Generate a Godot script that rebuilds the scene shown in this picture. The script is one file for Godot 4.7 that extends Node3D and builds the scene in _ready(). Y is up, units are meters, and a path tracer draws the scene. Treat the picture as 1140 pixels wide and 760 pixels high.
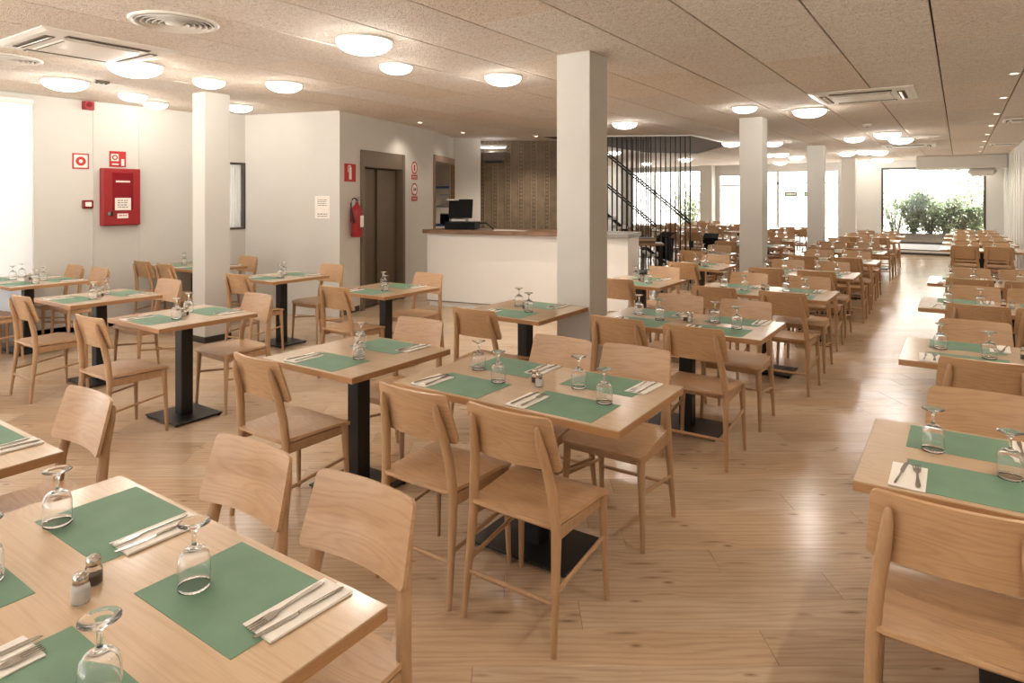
extends Node3D
# Bright self-service dining room: camera at the origin of x/z, the aisle runs along -z.

const CEIL := 2.82
const TOP := 0.75
var rng := RandomNumberGenerator.new()
var M := {}
var counts := {}
var ORD := ["first", "second", "third", "fourth", "fifth", "sixth", "seventh", "eighth", "ninth", "tenth", "eleventh", "twelfth", "thirteenth", "fourteenth", "fifteenth", "sixteenth", "seventeenth", "eighteenth"]

# ---------------------------------------------------------------- shape helpers
func mb() -> SurfaceTool:
	var st := SurfaceTool.new()
	st.begin(Mesh.PRIMITIVE_TRIANGLES)
	return st

func face(st: SurfaceTool, p: Array, out: Vector3, smooth := -1) -> void:
	var n: Vector3 = (p[1] - p[0]).cross(p[2] - p[0])
	if p.size() == 4 and n.length_squared() < 1e-16:
		n = (p[2] - p[0]).cross(p[3] - p[0])
	var q: Array = p
	if n.dot(out) < 0.0:
		q = p.duplicate()
		q.reverse()
	for i in range(1, q.size() - 1):
		for v in [q[0], q[i + 1], q[i]]:
			st.set_smooth_group(smooth)
			st.add_vertex(v)

func box(st: SurfaceTool, c: Vector3, s: Vector3, bevel := 0.0, b := Basis.IDENTITY) -> void:
	var h := s * 0.5
	if bevel <= 0.0:
		for a in 3:
			for sg in [-1.0, 1.0]:
				var n := Vector3.ZERO
				n[a] = sg
				var u := Vector3.ZERO
				var v := Vector3.ZERO
				u[(a + 1) % 3] = h[(a + 1) % 3]
				v[(a + 2) % 3] = h[(a + 2) % 3]
				var o: Vector3 = n * h[a]
				face(st, [c + b * (o - u - v), c + b * (o + u - v), c + b * (o + u + v), c + b * (o - u + v)], b * n)
		return
	var k := Vector3(h.x - bevel, h.y - bevel, h.z - bevel)
	var vert := func(sx: float, sy: float, sz: float, a: int) -> Vector3:
		var q := Vector3(sx * k.x, sy * k.y, sz * k.z)
		var sg := Vector3(sx, sy, sz)
		q[a] = sg[a] * h[a]
		return c + b * q
	for a in 3:
		for sg in [-1.0, 1.0]:
			var pts := []
			for uv in [[-1, -1], [1, -1], [1, 1], [-1, 1]]:
				var t := Vector3.ZERO
				t[a] = sg
				t[(a + 1) % 3] = uv[0]
				t[(a + 2) % 3] = uv[1]
				pts.append(vert.call(t.x, t.y, t.z, a))
			var n := Vector3.ZERO
			n[a] = sg
			face(st, pts, b * n)
	for a in 3:
		var e := (a + 1) % 3
		var d := (a + 2) % 3
		for s1 in [-1.0, 1.0]:
			for s2 in [-1.0, 1.0]:
				var t0 := Vector3.ZERO
				t0[a] = s1
				t0[e] = s2
				var t1 := t0
				t0[d] = -1.0
				t1[d] = 1.0
				var n := Vector3.ZERO
				n[a] = s1
				n[e] = s2
				face(st, [vert.call(t0.x, t0.y, t0.z, a), vert.call(t0.x, t0.y, t0.z, e), vert.call(t1.x, t1.y, t1.z, e), vert.call(t1.x, t1.y, t1.z, a)], b * n)
	for sx in [-1.0, 1.0]:
		for sy in [-1.0, 1.0]:
			for sz in [-1.0, 1.0]:
				face(st, [vert.call(sx, sy, sz, 0), vert.call(sx, sy, sz, 1), vert.call(sx, sy, sz, 2)], b * Vector3(sx, sy, sz))

func tube(st: SurfaceTool, pts: Array, radii: Array, seg := 10, squash := 1.0) -> void:
	var rings := []
	for i in pts.size():
		var d: Vector3 = pts[min(i + 1, pts.size() - 1)] - pts[max(i - 1, 0)]
		d = d.normalized()
		var ref := Vector3.RIGHT if absf(d.x) < 0.7 else Vector3.UP
		var u := d.cross(ref).normalized()
		var v := d.cross(u).normalized()
		var ring := []
		for k in seg:
			var a := TAU * k / seg
			ring.append(pts[i] + (u * cos(a) * squash + v * sin(a)) * radii[i])
		rings.append(ring)
	for i in pts.size() - 1:
		for k in seg:
			var k2 := (k + 1) % seg
			var mid: Vector3 = (rings[i][k] + rings[i][k2] + rings[i + 1][k] + rings[i + 1][k2]) * 0.25 - (pts[i] + pts[i + 1]) * 0.5
			face(st, [rings[i][k], rings[i][k2], rings[i + 1][k2], rings[i + 1][k]], mid, 1)
	var a0: Vector3 = pts[0]
	var a1: Vector3 = pts[pts.size() - 1]
	face(st, rings[0], a0 - pts[1], -1)
	face(st, rings[pts.size() - 1], a1 - pts[pts.size() - 2], -1)

# profile of (radius, height), walked so that the solid lies to its left (up the outside)
func lathe(st: SurfaceTool, prof: Array, seg := 20, at := Vector3.ZERO, b := Basis.IDENTITY, smooth := 1) -> void:
	for i in prof.size() - 1:
		var p0: Vector2 = prof[i]
		var p1: Vector2 = prof[i + 1]
		var n2 := Vector2(p1.y - p0.y, -(p1.x - p0.x))
		for k in seg:
			var a := TAU * k / seg
			var e := TAU * (k + 1) / seg
			var m := (a + e) * 0.5
			var q := [at + b * Vector3(p0.x * cos(a), p0.y, p0.x * sin(a)), at + b * Vector3(p0.x * cos(e), p0.y, p0.x * sin(e)), at + b * Vector3(p1.x * cos(e), p1.y, p1.x * sin(e)), at + b * Vector3(p1.x * cos(a), p1.y, p1.x * sin(a))]
			if p0.x < 1e-6:
				q = [q[0], q[2], q[3]]
			elif p1.x < 1e-6:
				q = [q[0], q[1], q[2]]
			face(st, q, b * Vector3(n2.x * cos(m), n2.y, n2.x * sin(m)), smooth)

# polygon in the x/z plane (b turns it elsewhere) with thickness along y
func extrude(st: SurfaceTool, poly: PackedVector2Array, y0: float, y1: float, at := Vector3.ZERO, b := Basis.IDENTITY) -> void:
	var idx := Geometry2D.triangulate_polygon(poly)
	for i in range(0, idx.size(), 3):
		for y in [y0, y1]:
			var t := []
			for j in 3:
				var v: Vector2 = poly[idx[i + j]]
				t.append(at + b * Vector3(v.x, y, v.y))
			face(st, t, b * Vector3(0, 1 if y == y1 else -1, 0) * (1.0 if y1 > y0 else -1.0))
	var cw := Geometry2D.is_polygon_clockwise(poly)
	for i in poly.size():
		var p := poly[i]
		var q := poly[(i + 1) % poly.size()]
		var n := Vector2((q - p).y, -(q - p).x)
		if cw:
			n = -n
		face(st, [at + b * Vector3(p.x, y0, p.y), at + b * Vector3(q.x, y0, q.y), at + b * Vector3(q.x, y1, q.y), at + b * Vector3(p.x, y1, p.y)], b * Vector3(n.x, 0, n.y))

# bent sheet with rounded corners: half_w(t) gives the half width, shape(x, t) the middle surface
func ply(st: SurfaceTool, half_w: Callable, length: float, r: float, th: float, shape: Callable, nx := 10) -> void:
	var ts := []
	for k in 5:
		ts.append(r * (1.0 - cos(PI * 0.5 * k / 4.0)))
	for k in range(1, 6):
		ts.append(r + (length - 2 * r) * k / 6.0)
	for k in 5:
		ts.append(length - r * (1.0 - cos(PI * 0.5 * (4 - k) / 4.0)))
	var fr := []
	var bk := []
	for t in ts:
		var d: float = maxf(0.0, maxf(r - t, t - (length - r)))
		var hw: float = half_w.call(t) - r + sqrt(maxf(0.0, r * r - d * d))
		var a := []
		var b := []
		for i in nx + 1:
			var x: float = hw * (2.0 * i / nx - 1.0)
			var p: Vector3 = shape.call(x, t)
			var n: Vector3 = (shape.call(x + 0.002, t) - p).cross(shape.call(x, t + 0.002) - p).normalized()
			a.append(p + n * th * 0.5)
			b.append(p - n * th * 0.5)
		fr.append(a)
		bk.append(b)
	var rows := ts.size()
	for j in rows - 1:
		for i in nx:
			var n: Vector3 = fr[j][i] - bk[j][i]
			face(st, [fr[j][i], fr[j][i + 1], fr[j + 1][i + 1], fr[j + 1][i]], n, 1)
			face(st, [bk[j][i], bk[j][i + 1], bk[j + 1][i + 1], bk[j + 1][i]], -n, 2)
	var c: Vector3 = (fr[0][0] + fr[rows - 1][nx]) * 0.5
	for j in rows - 1:
		for i in [0, nx]:
			face(st, [fr[j][i], fr[j + 1][i], bk[j + 1][i], bk[j][i]], fr[j][i] - fr[j][nx - i], 3)
	for i in nx:
		for j in [0, rows - 1]:
			face(st, [fr[j][i], fr[j][i + 1], bk[j][i + 1], bk[j][i]], fr[j][i] - fr[rows - 1 - j][i], 3)

func done(st: SurfaceTool) -> ArrayMesh:
	st.generate_normals()
	return st.commit()

# ---------------------------------------------------------------- node helpers
func numbered(called: String) -> String:
	var n: int = counts.get(called, 0)
	counts[called] = n + 1
	return called if n == 0 else "%s_%03d" % [called, n]

func tag(o: Node, label := "", category := "", group := "", kind := "") -> Node:
	if label: o.set_meta("label", label)
	if category: o.set_meta("category", category)
	if group: o.set_meta("group", group)
	if kind: o.set_meta("kind", kind)
	return o

func thing(called: String, at := Vector3.ZERO, turn := 0.0) -> Node3D:
	var o := Node3D.new()
	o.name = numbered(called)
	add_child(o)
	o.position = at
	o.rotation.y = turn
	return o

func part(called: String, mesh: Mesh, m: Material, parent: Node = null, at := Vector3.ZERO) -> MeshInstance3D:
	var o := MeshInstance3D.new()
	o.mesh = mesh
	o.material_override = m
	if parent == null:
		o.name = numbered(called)
		add_child(o)
	else:
		o.name = called
		parent.add_child(o, true)
	o.position = at
	return o

func make(called: String, st: SurfaceTool, m: Material, parent: Node = null, at := Vector3.ZERO) -> MeshInstance3D:
	return part(called, done(st), m, parent, at)

func structure(called: String, st: SurfaceTool, m: Material) -> MeshInstance3D:
	var o := make(called, st, m)
	o.set_meta("kind", "structure")
	return o

func copy(proto: Node3D, called: String, at: Vector3, turn: float, label: String, group := "") -> Node3D:
	var c: Node3D = proto.duplicate()
	c.name = numbered(called)
	add_child(c)
	c.position = at
	c.rotation.y = turn
	c.set_meta("label", label)
	if group: c.set_meta("group", group)
	return c

# ---------------------------------------------------------------- textures and materials
func noise_bytes(w: int, h: int, freq: float, sd: int, oct := 4, stretch := 1) -> PackedByteArray:
	var n := FastNoiseLite.new()
	n.seed = sd
	n.frequency = freq
	n.fractal_octaves = oct
	n.noise_type = FastNoiseLite.TYPE_SIMPLEX_SMOOTH
	var im := n.get_seamless_image(w / stretch, h)
	if stretch > 1:
		im.resize(w, h, Image.INTERPOLATE_CUBIC)
	im.convert(Image.FORMAT_L8)
	return im.get_data()

func tex(data: PackedByteArray, w: int, h: int) -> ImageTexture:
	return ImageTexture.create_from_image(Image.create_from_data(w, h, false, Image.FORMAT_RGB8, data))

func mixc(a: Color, b: Color, t: float) -> Color:
	return a.lerp(b, clampf(t, 0, 1))

# wood with its grain along u
func wood(w: int, h: int, light: Color, dark: Color, rings: int, sway: float, contrast: float, sd: int, knots := 0) -> ImageTexture:
	var low := noise_bytes(w, h, 0.008, sd, 2, 4)
	var fine := noise_bytes(w, h, 0.12, sd + 1, 3, 16)
	var pore := noise_bytes(w, h, 0.35, sd + 2, 2, 16)
	var big := noise_bytes(w, h, 0.006, sd + 3, 2, 1)
	var r := RandomNumberGenerator.new()
	r.seed = sd
	var kn := []
	for k in knots:
		kn.append([r.randf() * w, r.randf() * h, r.randf_range(0.008, 0.026) * w, r.randf_range(0.010, 0.02) * h, r.randf_range(0.25, 1.0)])
	var out := PackedByteArray()
	out.resize(w * h * 3)
	for y in h:
		for x in w:
			var i := y * w + x
			var extra := 0.0
			var bend := 0.0
			for k in kn:
				var dx: float = absf(x - k[0])
				dx = minf(dx, w - dx) / k[2]
				var dy: float = absf(y - k[1])
				dy = minf(dy, h - dy) / k[3]
				if dx < 6.0 and dy < 6.0:
					var e: float = exp(-dx * dx * 0.25 - dy * dy * 0.35)
					bend += e * 0.9
					extra += k[4] * exp(-dx * dx * 0.8 - dy * dy * 2.2)
			var ph := float(y) / h * rings + low[i] / 255.0 * sway + bend
			var v := 0.5 + 0.5 * sin(ph * TAU)
			v = v * v
			var t := contrast * (0.5 * v + 0.6 * (fine[i] / 255.0 - 0.35) + 0.5 * (pore[i] / 255.0 - 0.5)) + 0.5 * contrast * (big[i] / 255.0 - 0.5) + extra * 0.75
			var c := mixc(light, dark, t)
			out[i * 3] = int(clampf(c.r, 0, 1) * 255)
			out[i * 3 + 1] = int(clampf(c.g, 0, 1) * 255)
			out[i * 3 + 2] = int(clampf(c.b, 0, 1) * 255)
	return tex(out, w, h)

func two_tone(w: int, h: int, a: Color, b: Color, f1: float, f2: float, share: float, sd: int, stretch := 1) -> ImageTexture:
	var n1 := noise_bytes(w, h, f1, sd, 4, stretch)
	var n2 := noise_bytes(w, h, f2, sd + 1, 2, stretch)
	var out := PackedByteArray()
	out.resize(w * h * 3)
	for i in w * h:
		var c := mixc(a, b, n1[i] / 255.0 * (1.0 - share) + n2[i] / 255.0 * share)
		out[i * 3] = int(c.r * 255)
		out[i * 3 + 1] = int(c.g * 255)
		out[i * 3 + 2] = int(c.b * 255)
	return tex(out, w, h)

# wood-wool board: thousands of short curled fibres, each of its own wood tone; the relief comes from the height map alone
func wood_wool(size: int) -> Array:
	var col := Image.create_empty(size, size, false, Image.FORMAT_RGB8)
	var hi := Image.create_empty(size, size, false, Image.FORMAT_L8)
	col.fill(Color(0.92, 0.88, 0.84))
	hi.fill(Color(0.25, 0.25, 0.25))
	var r := RandomNumberGenerator.new()
	r.seed = 77
	for k in 30000:
		var x := r.randf() * size
		var y := r.randf() * size
		var a := r.randf() * TAU
		var turn := r.randf_range(-0.2, 0.2)
		var g := float(k) / 30000.0
		var c := Color(0.74, 0.665, 0.59).lerp(Color(0.99, 0.975, 0.955), pow(r.randf(), 0.55))
		var hv := g
		var hc := Color(hv, hv, hv)
		for s in r.randi_range(7, 17):
			var px := posmod(int(x), size)
			var py := posmod(int(y), size)
			for q in [[0, 0], [1, 0], [0, 1]]:
				col.set_pixel((px + q[0]) % size, (py + q[1]) % size, c)
				hi.set_pixel((px + q[0]) % size, (py + q[1]) % size, hc)
			x += cos(a)
			y += sin(a)
			a += turn
	return [ImageTexture.create_from_image(col), ImageTexture.create_from_image(hi)]

func std(rgb: Color, rough := 0.6, metal := 0.0) -> StandardMaterial3D:
	var m := StandardMaterial3D.new()
	m.albedo_color = rgb
	m.roughness = rough
	m.metallic = metal
	return m

func textured(t: Texture2D, scale: Vector3, rough := 0.5, world := false, tint := Color.WHITE) -> StandardMaterial3D:
	var m := std(tint, rough)
	m.albedo_texture = t
	m.uv1_triplanar = true
	m.uv1_world_triplanar = world
	m.uv1_scale = scale
	m.uv1_triplanar_sharpness = 8.0
	m.texture_filter = BaseMaterial3D.TEXTURE_FILTER_LINEAR_WITH_MIPMAPS
	return m

func glow(rgb: Color, energy: float) -> StandardMaterial3D:
	var m := std(Color(0.95, 0.94, 0.92), 0.35)
	m.emission_enabled = true
	m.emission = rgb
	m.emission_energy_multiplier = energy
	return m

func materials() -> void:
	var beech := wood(512, 512, Color(0.76, 0.61, 0.455), Color(0.60, 0.445, 0.305), 11, 4.0, 0.42, 11)
	var table := wood(512, 512, Color(0.80, 0.685, 0.55), Color(0.68, 0.54, 0.405), 16, 3.0, 0.42, 21)
	var post := two_tone(256, 256, Color(0.755, 0.615, 0.47), Color(0.66, 0.51, 0.37), 0.02, 0.2, 0.4, 31)
	M.ply = textured(beech, Vector3(1.6, 2.2, 2.2), 0.42)
	M.leg = textured(post, Vector3(9, 1.2, 9), 0.42)
	M.top = textured(table, Vector3(0.8, 2.0, 2.0), 0.34)
	M.top_edge = textured(table, Vector3(0.8, 6.0, 2.0), 0.45, false, Color(0.86, 0.76, 0.66))
	M.top.clearcoat_enabled = true
	M.top.clearcoat = 0.9
	M.top.clearcoat_roughness = 0.12
	M.ply.clearcoat_enabled = true
	M.ply.clearcoat = 0.3
	M.ply.clearcoat_roughness = 0.25
	var oak := wood(1024, 512, Color(0.80, 0.70, 0.59), Color(0.50, 0.39, 0.30), 23, 1.6, 0.30, 41, 26)
	var i := 0
	for tint in [Color(1, 1, 1), Color(0.965, 0.955, 0.945), Color(0.99, 0.97, 0.945), Color(0.94, 0.925, 0.90)]:
		var p := textured(oak, Vector3(0.42, 1.0, 1.3), 0.2, false, tint)
		p.metallic_specular = 0.5
		M["plank%d" % i] = p
		i += 1
	M.joint = std(Color(0.42, 0.33, 0.25), 0.8)
	var ww := wood_wool(1024)
	i = 0
	for tint in [Color(1, 1, 1), Color(0.965, 0.955, 0.945), Color(0.985, 0.965, 0.94)]:
		var p := textured(ww[0], Vector3(0.52, 0.52, 0.52), 0.95, true, tint)
		p.heightmap_enabled = true
		p.heightmap_texture = ww[1]
		p.heightmap_scale = 0.6
		M["wool%d" % i] = p
		i += 1
	M.slab = std(Color(0.36, 0.27, 0.19), 0.9)
	var plaster := two_tone(256, 256, Color(0.80, 0.785, 0.755), Color(0.825, 0.81, 0.78), 0.01, 0.3, 0.3, 51)
	M.plaster = textured(plaster, Vector3(0.5, 0.5, 0.5), 0.75, true)
	M.panel_white = std(Color(0.93, 0.92, 0.90), 0.5)
	M.well = std(Color(0.88, 0.86, 0.84), 0.8)
	M.skirting = std(Color(0.21, 0.19, 0.175), 0.5)
	var paper := two_tone(256, 256, Color(0.40, 0.53, 0.435), Color(0.45, 0.58, 0.48), 0.012, 0.3, 0.35, 61)
	M.mat = textured(paper, Vector3(2, 2, 2), 0.62)
	M.napkin = std(Color(0.93, 0.905, 0.87), 0.9)
	M.black_metal = std(Color(0.145, 0.135, 0.13), 0.42, 0.3)
	M.steel = std(Color(0.72, 0.70, 0.67), 0.22, 1.0)
	M.chrome = std(Color(0.78, 0.76, 0.73), 0.15, 1.0)
	var g := std(Color(1, 1, 1, 0.02), 0.02)
	g.refraction_enabled = true
	g.refraction_scale = 0.05
	g.transparency = BaseMaterial3D.TRANSPARENCY_ALPHA
	M.glass = g
	var pane := std(Color(0.97, 0.99, 0.98, 0.03), 0.02)
	pane.transparency = BaseMaterial3D.TRANSPARENCY_ALPHA
	M.pane = pane
	M.salt = std(Color(0.93, 0.91, 0.88), 0.8)
	M.pepper = std(Color(0.36, 0.27, 0.21), 0.9)
	M.frame_dark = std(Color(0.26, 0.225, 0.20), 0.5)
	M.frame_grey = std(Color(0.82, 0.81, 0.80), 0.4)
	var bl := std(Color(0.96, 0.955, 0.94), 0.9)
	bl.backlight_enabled = true
	bl.backlight = Color(1, 1, 1)
	M.blind = bl
	M.dome = glow(Color(1.0, 0.97, 0.92), 4.0)
	M.down = glow(Color(1.0, 0.90, 0.74), 5.0)
	M.tube = glow(Color(0.95, 0.98, 1.0), 1.6)
	M.white_plastic = std(Color(0.92, 0.905, 0.88), 0.4)
	M.vent_dark = std(Color(0.40, 0.355, 0.31), 0.7)
	M.red = std(Color(0.60, 0.13, 0.15), 0.45)
	M.red_window = std(Color(0.52, 0.06, 0.115), 0.12)
	M.red_sign = std(Color(0.72, 0.16, 0.14), 0.6)
	M.sign_white = std(Color(0.95, 0.92, 0.88), 0.6)
	M.print = std(Color(0.45, 0.42, 0.40), 0.8)
	M.rubber = std(Color(0.13, 0.12, 0.12), 0.6)
	M.lift = std(Color(0.43, 0.375, 0.31), 0.55, 0.3)
	M.lift_frame = std(Color(0.47, 0.41, 0.345), 0.5, 0.3)
	var counter_wood := wood(512, 256, Color(0.55, 0.42, 0.32), Color(0.36, 0.26, 0.19), 6, 3.0, 0.6, 71)
	M.counter_top = textured(counter_wood, Vector3(0.7, 2, 2), 0.4)
	var conc := two_tone(512, 512, Color(0.58, 0.505, 0.42), Color(0.43, 0.37, 0.30), 0.012, 0.15, 0.35, 81)
	M.concrete = textured(conc, Vector3(0.6, 0.6, 0.6), 0.85, true)
	var conc2 := two_tone(256, 256, Color(0.66, 0.585, 0.495), Color(0.49, 0.425, 0.35), 0.03, 0.2, 0.5, 91)
	M.concrete_rib = textured(conc2, Vector3(1.5, 1.5, 1.5), 0.85, true)
	M.pos_black = std(Color(0.075, 0.072, 0.07), 0.55)
	M.pos_black.metallic_specular = 0.25
	M.orange = std(Color(0.76, 0.50, 0.33), 0.8)
	M.pos_silver = std(Color(0.66, 0.63, 0.59), 0.35, 0.3)
	M.blue = std(Color(0.20, 0.40, 0.72), 0.5)
	M.paving = std(Color(0.80, 0.79, 0.77), 0.9)
	M.facade = std(Color(0.90, 0.885, 0.86), 0.9)
	var leaf := std(Color(0.42, 0.46, 0.36), 0.5)
	leaf.backlight_enabled = true
	leaf.backlight = Color(0.40, 0.46, 0.33)
	M.leaf = leaf
	var big := std(Color(0.47, 0.66, 0.31), 0.4)
	big.backlight_enabled = true
	big.backlight = Color(0.55, 0.75, 0.35)
	M.big_leaf = big
	M.bark = std(Color(0.40, 0.33, 0.27), 0.9)
	M.planter = std(Color(0.55, 0.49, 0.43), 0.8)
	M.green_sign = std(Color(0.25, 0.55, 0.30), 0.5)
	M.grey_top = std(Color(0.52, 0.50, 0.48), 0.4)

# ---------------------------------------------------------------- world light
func view_and_light() -> void:
	var cam := Camera3D.new()
	cam.name = "camera"
	cam.projection = Camera3D.PROJECTION_FRUSTUM
	cam.near = 0.05
	cam.far = 120.0
	cam.size = 0.05 * 760.0 / 730.0
	cam.frustum_offset = Vector2(0, -0.05 * 160.0 / 730.0)
	cam.position = Vector3(0, 1.63, 0)
	cam.rotation.y = atan(498.0 / 730.0)
	add_child(cam)
	cam.current = true
	var env := Environment.new()
	env.background_mode = Environment.BG_SKY
	var sky := Sky.new()
	var sm := ProceduralSkyMaterial.new()
	sm.sky_top_color = Color(0.80, 0.87, 0.96)
	sm.sky_horizon_color = Color(0.98, 0.98, 0.97)
	sm.ground_bottom_color = Color(0.80, 0.79, 0.76)
	sm.ground_horizon_color = Color(0.95, 0.95, 0.93)
	sm.sky_curve = 0.12
	sm.energy_multiplier = 1.7
	sky.sky_material = sm
	env.sky = sky
	env.ambient_light_source = Environment.AMBIENT_SOURCE_DISABLED
	env.tonemap_mode = Environment.TONE_MAPPER_LINEAR
	env.tonemap_exposure = 1.74
	env.sdfgi_enabled = true
	env.ssao_enabled = true
	env.ssil_enabled = true
	var sun := DirectionalLight3D.new()
	sun.name = "sun"
	sun.light_color = Color(1.0, 0.985, 0.96)
	sun.light_energy = 10.0
	sun.light_angular_distance = 0.6
	sun.shadow_enabled = true
	sun.sky_mode = DirectionalLight3D.SKY_MODE_LIGHT_ONLY
	add_child(sun)
	sun.look_at_from_position(Vector3(6, 9, 3), Vector3.ZERO)
	var we := WorldEnvironment.new()
	we.name = "environment"
	we.environment = env
	add_child(we)

# ---------------------------------------------------------------- the room
# a wall from a to b (x, z); it grows to the right of a -> b; openings are [from, to, bottom, top]
func wall(called: String, a: Vector2, b: Vector2, m: Material, openings := [], y0 := 0.0, y1 := CEIL + 0.2, thick := 0.2, parent: Node = null) -> MeshInstance3D:
	var d := (b - a).normalized()
	var n := Vector2(-d.y, d.x)
	var bs := Basis(Vector3(d.x, 0, d.y), Vector3.UP, Vector3(n.x, 0, n.y))
	var L := a.distance_to(b)
	var st := mb()
	var cuts := [0.0, L]
	for o in openings:
		cuts.append(o[0])
		cuts.append(o[1])
	cuts.sort()
	for i in cuts.size() - 1:
		var s0: float = cuts[i]
		var s1: float = cuts[i + 1]
		if s1 - s0 < 0.001:
			continue
		var free := [[y0, y1]]
		for o in openings:
			if s0 >= o[0] - 0.001 and s1 <= o[1] + 0.001:
				free = [[y0, o[2]], [o[3], y1]]
		for f in free:
			if f[1] - f[0] > 0.001:
				var c := a + d * (s0 + s1) * 0.5 + n * thick * 0.5
				box(st, Vector3(c.x, (f[0] + f[1]) * 0.5, c.y), Vector3(s1 - s0, f[1] - f[0], thick), 0.0, bs)
	var o := make(called, st, m, parent)
	if parent == null:
		o.set_meta("kind", "structure")
	return o

func skirting(called: String, a: Vector2, b: Vector2) -> void:
	var d := (b - a).normalized()
	var n := Vector2(d.y, -d.x)
	var c := (a + b) * 0.5 + n * 0.008
	var st := mb()
	box(st, Vector3(c.x, 0.045, c.y), Vector3(a.distance_to(b), 0.09, 0.016), 0.003, Basis(Vector3(d.x, 0, d.y), Vector3.UP, Vector3(-d.y, 0, d.x)))
	structure(called, st, M.skirting)

func floor_planks() -> void:
	var root := Node3D.new()
	root.name = "floor"
	root.set_meta("kind", "structure")
	add_child(root)
	var st := mb()
	box(st, Vector3(-5.5, -0.06, -10.5), Vector3(13.6, 0.096, 28.6))
	make("subfloor", st, M.joint, root)
	# the boards run across the line of sight of the entrance corner, at 34 degrees to the tables
	var yaw := atan(498.0 / 730.0)
	var along := Vector2(cos(yaw), -sin(yaw))
	var deep := Vector2(-sin(yaw), -cos(yaw))
	var LEN := 1.38
	var WID := 0.19
	var meshes := []
	var offs := []
	for k in 10:
		var o := Vector3(k * 0.83, 0, k * 0.37)
		var s := mb()
		box(s, o, Vector3(LEN - 0.0012, 0.014, WID - 0.0009), 0.0005)
		meshes.append(done(s))
		offs.append(o)
	var bs := Basis(Vector3(along.x, 0, along.y), Vector3.UP, Vector3(-deep.x, 0, -deep.y))
	var room := PackedVector2Array([Vector2(-8.85, 3.5), Vector2(1.1, 3.5), Vector2(1.1, -24.5), Vector2(-11.2, -24.5), Vector2(-11.2, -10.5), Vector2(-9.9, -10.5), Vector2(-9.9, -6.0), Vector2(-8.85, -6.0)])
	var near := []
	var far_st := [mb(), mb(), mb(), mb()]
	var r := RandomNumberGenerator.new()
	r.seed = 5
	for row in range(-16, 140):
		var D := row * WID + 0.1
		var shift := r.randf() * LEN
		var s0 := -int(14.0 / LEN) * LEN - shift
		while s0 < 16.0:
			var c2 := along * (s0 + LEN * 0.5) + deep * D
			var mi: int = r.randi() % 10
			var tone: int = [0, 0, 1, 2, 2, 3][r.randi() % 6]
			var clip := room.size() > 0
			var e0 := c2 - along * LEN * 0.5
			var e1 := c2 + along * LEN * 0.5
			var inside := true
			for sg in [-1.0, 1.0]:
				if not Geometry2D.is_point_in_polygon(e0 + deep * sg * 0.1, room) or not Geometry2D.is_point_in_polygon(e1 + deep * sg * 0.1, room):
					inside = false
			if inside:
				var u := (s0 + LEN * 0.5) / maxf(D, 0.1)
				var seen: bool = D > 1.9 and absf(u) < 0.95
				if seen and near.size() < 300:
					near.append([mi, tone, c2])
				else:
					box(far_st[tone], Vector3(c2.x, -0.0075, c2.y), Vector3(LEN - 0.0012, 0.014, WID - 0.0009), 0.0, bs)
			else:
				# cut at the walls
				var quad := PackedVector2Array()
				for q in [[-0.5, -0.5], [0.5, -0.5], [0.5, 0.5], [-0.5, 0.5]]:
					quad.append(c2 + along * (LEN - 0.002) * q[0] + deep * (WID - 0.0015) * q[1])
				for piece in Geometry2D.intersect_polygons(quad, room):
					extrude(far_st[tone], piece, -0.0145, -0.0005)
			s0 += LEN
	for p in near:
		var o := part("plank", meshes[p[0]], M["plank%d" % p[1]], root)
		o.basis = bs
		o.position = Vector3(p[2].x, -0.0075, p[2].y) - bs * offs[p[0]]
	for k in 4:
		var m: StandardMaterial3D = M["plank%d" % k].duplicate()
		var o := MeshInstance3D.new()
		o.mesh = done(far_st[k])
		# same boards, laid in the frame of the floor so that the grain keeps its direction
		var arr := ArrayMesh.new()
		var sa := o.mesh.surface_get_arrays(0)
		var vs: PackedVector3Array = sa[Mesh.ARRAY_VERTEX]
		var ns: PackedVector3Array = sa[Mesh.ARRAY_NORMAL]
		var inv := bs.inverse()
		for i in vs.size():
			vs[i] = inv * vs[i]
			ns[i] = inv * ns[i]
		sa[Mesh.ARRAY_VERTEX] = vs
		sa[Mesh.ARRAY_NORMAL] = ns
		sa[Mesh.ARRAY_TANGENT] = null
		arr.add_surface_from_arrays(Mesh.PRIMITIVE_TRIANGLES, sa)
		o.mesh = arr
		o.basis = bs
		o.material_override = m
		o.name = "far_planks"
		o.set_meta("kind", "stuff")
		root.add_child(o, true)

var well := PackedVector2Array([Vector2(-4.18, -12.17), Vector2(-4.17, -14.9), Vector2(-5.92, -17.64), Vector2(-6.94, -16.73), Vector2(-6.9, -10.95), Vector2(-6.3, -11.08)])

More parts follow.
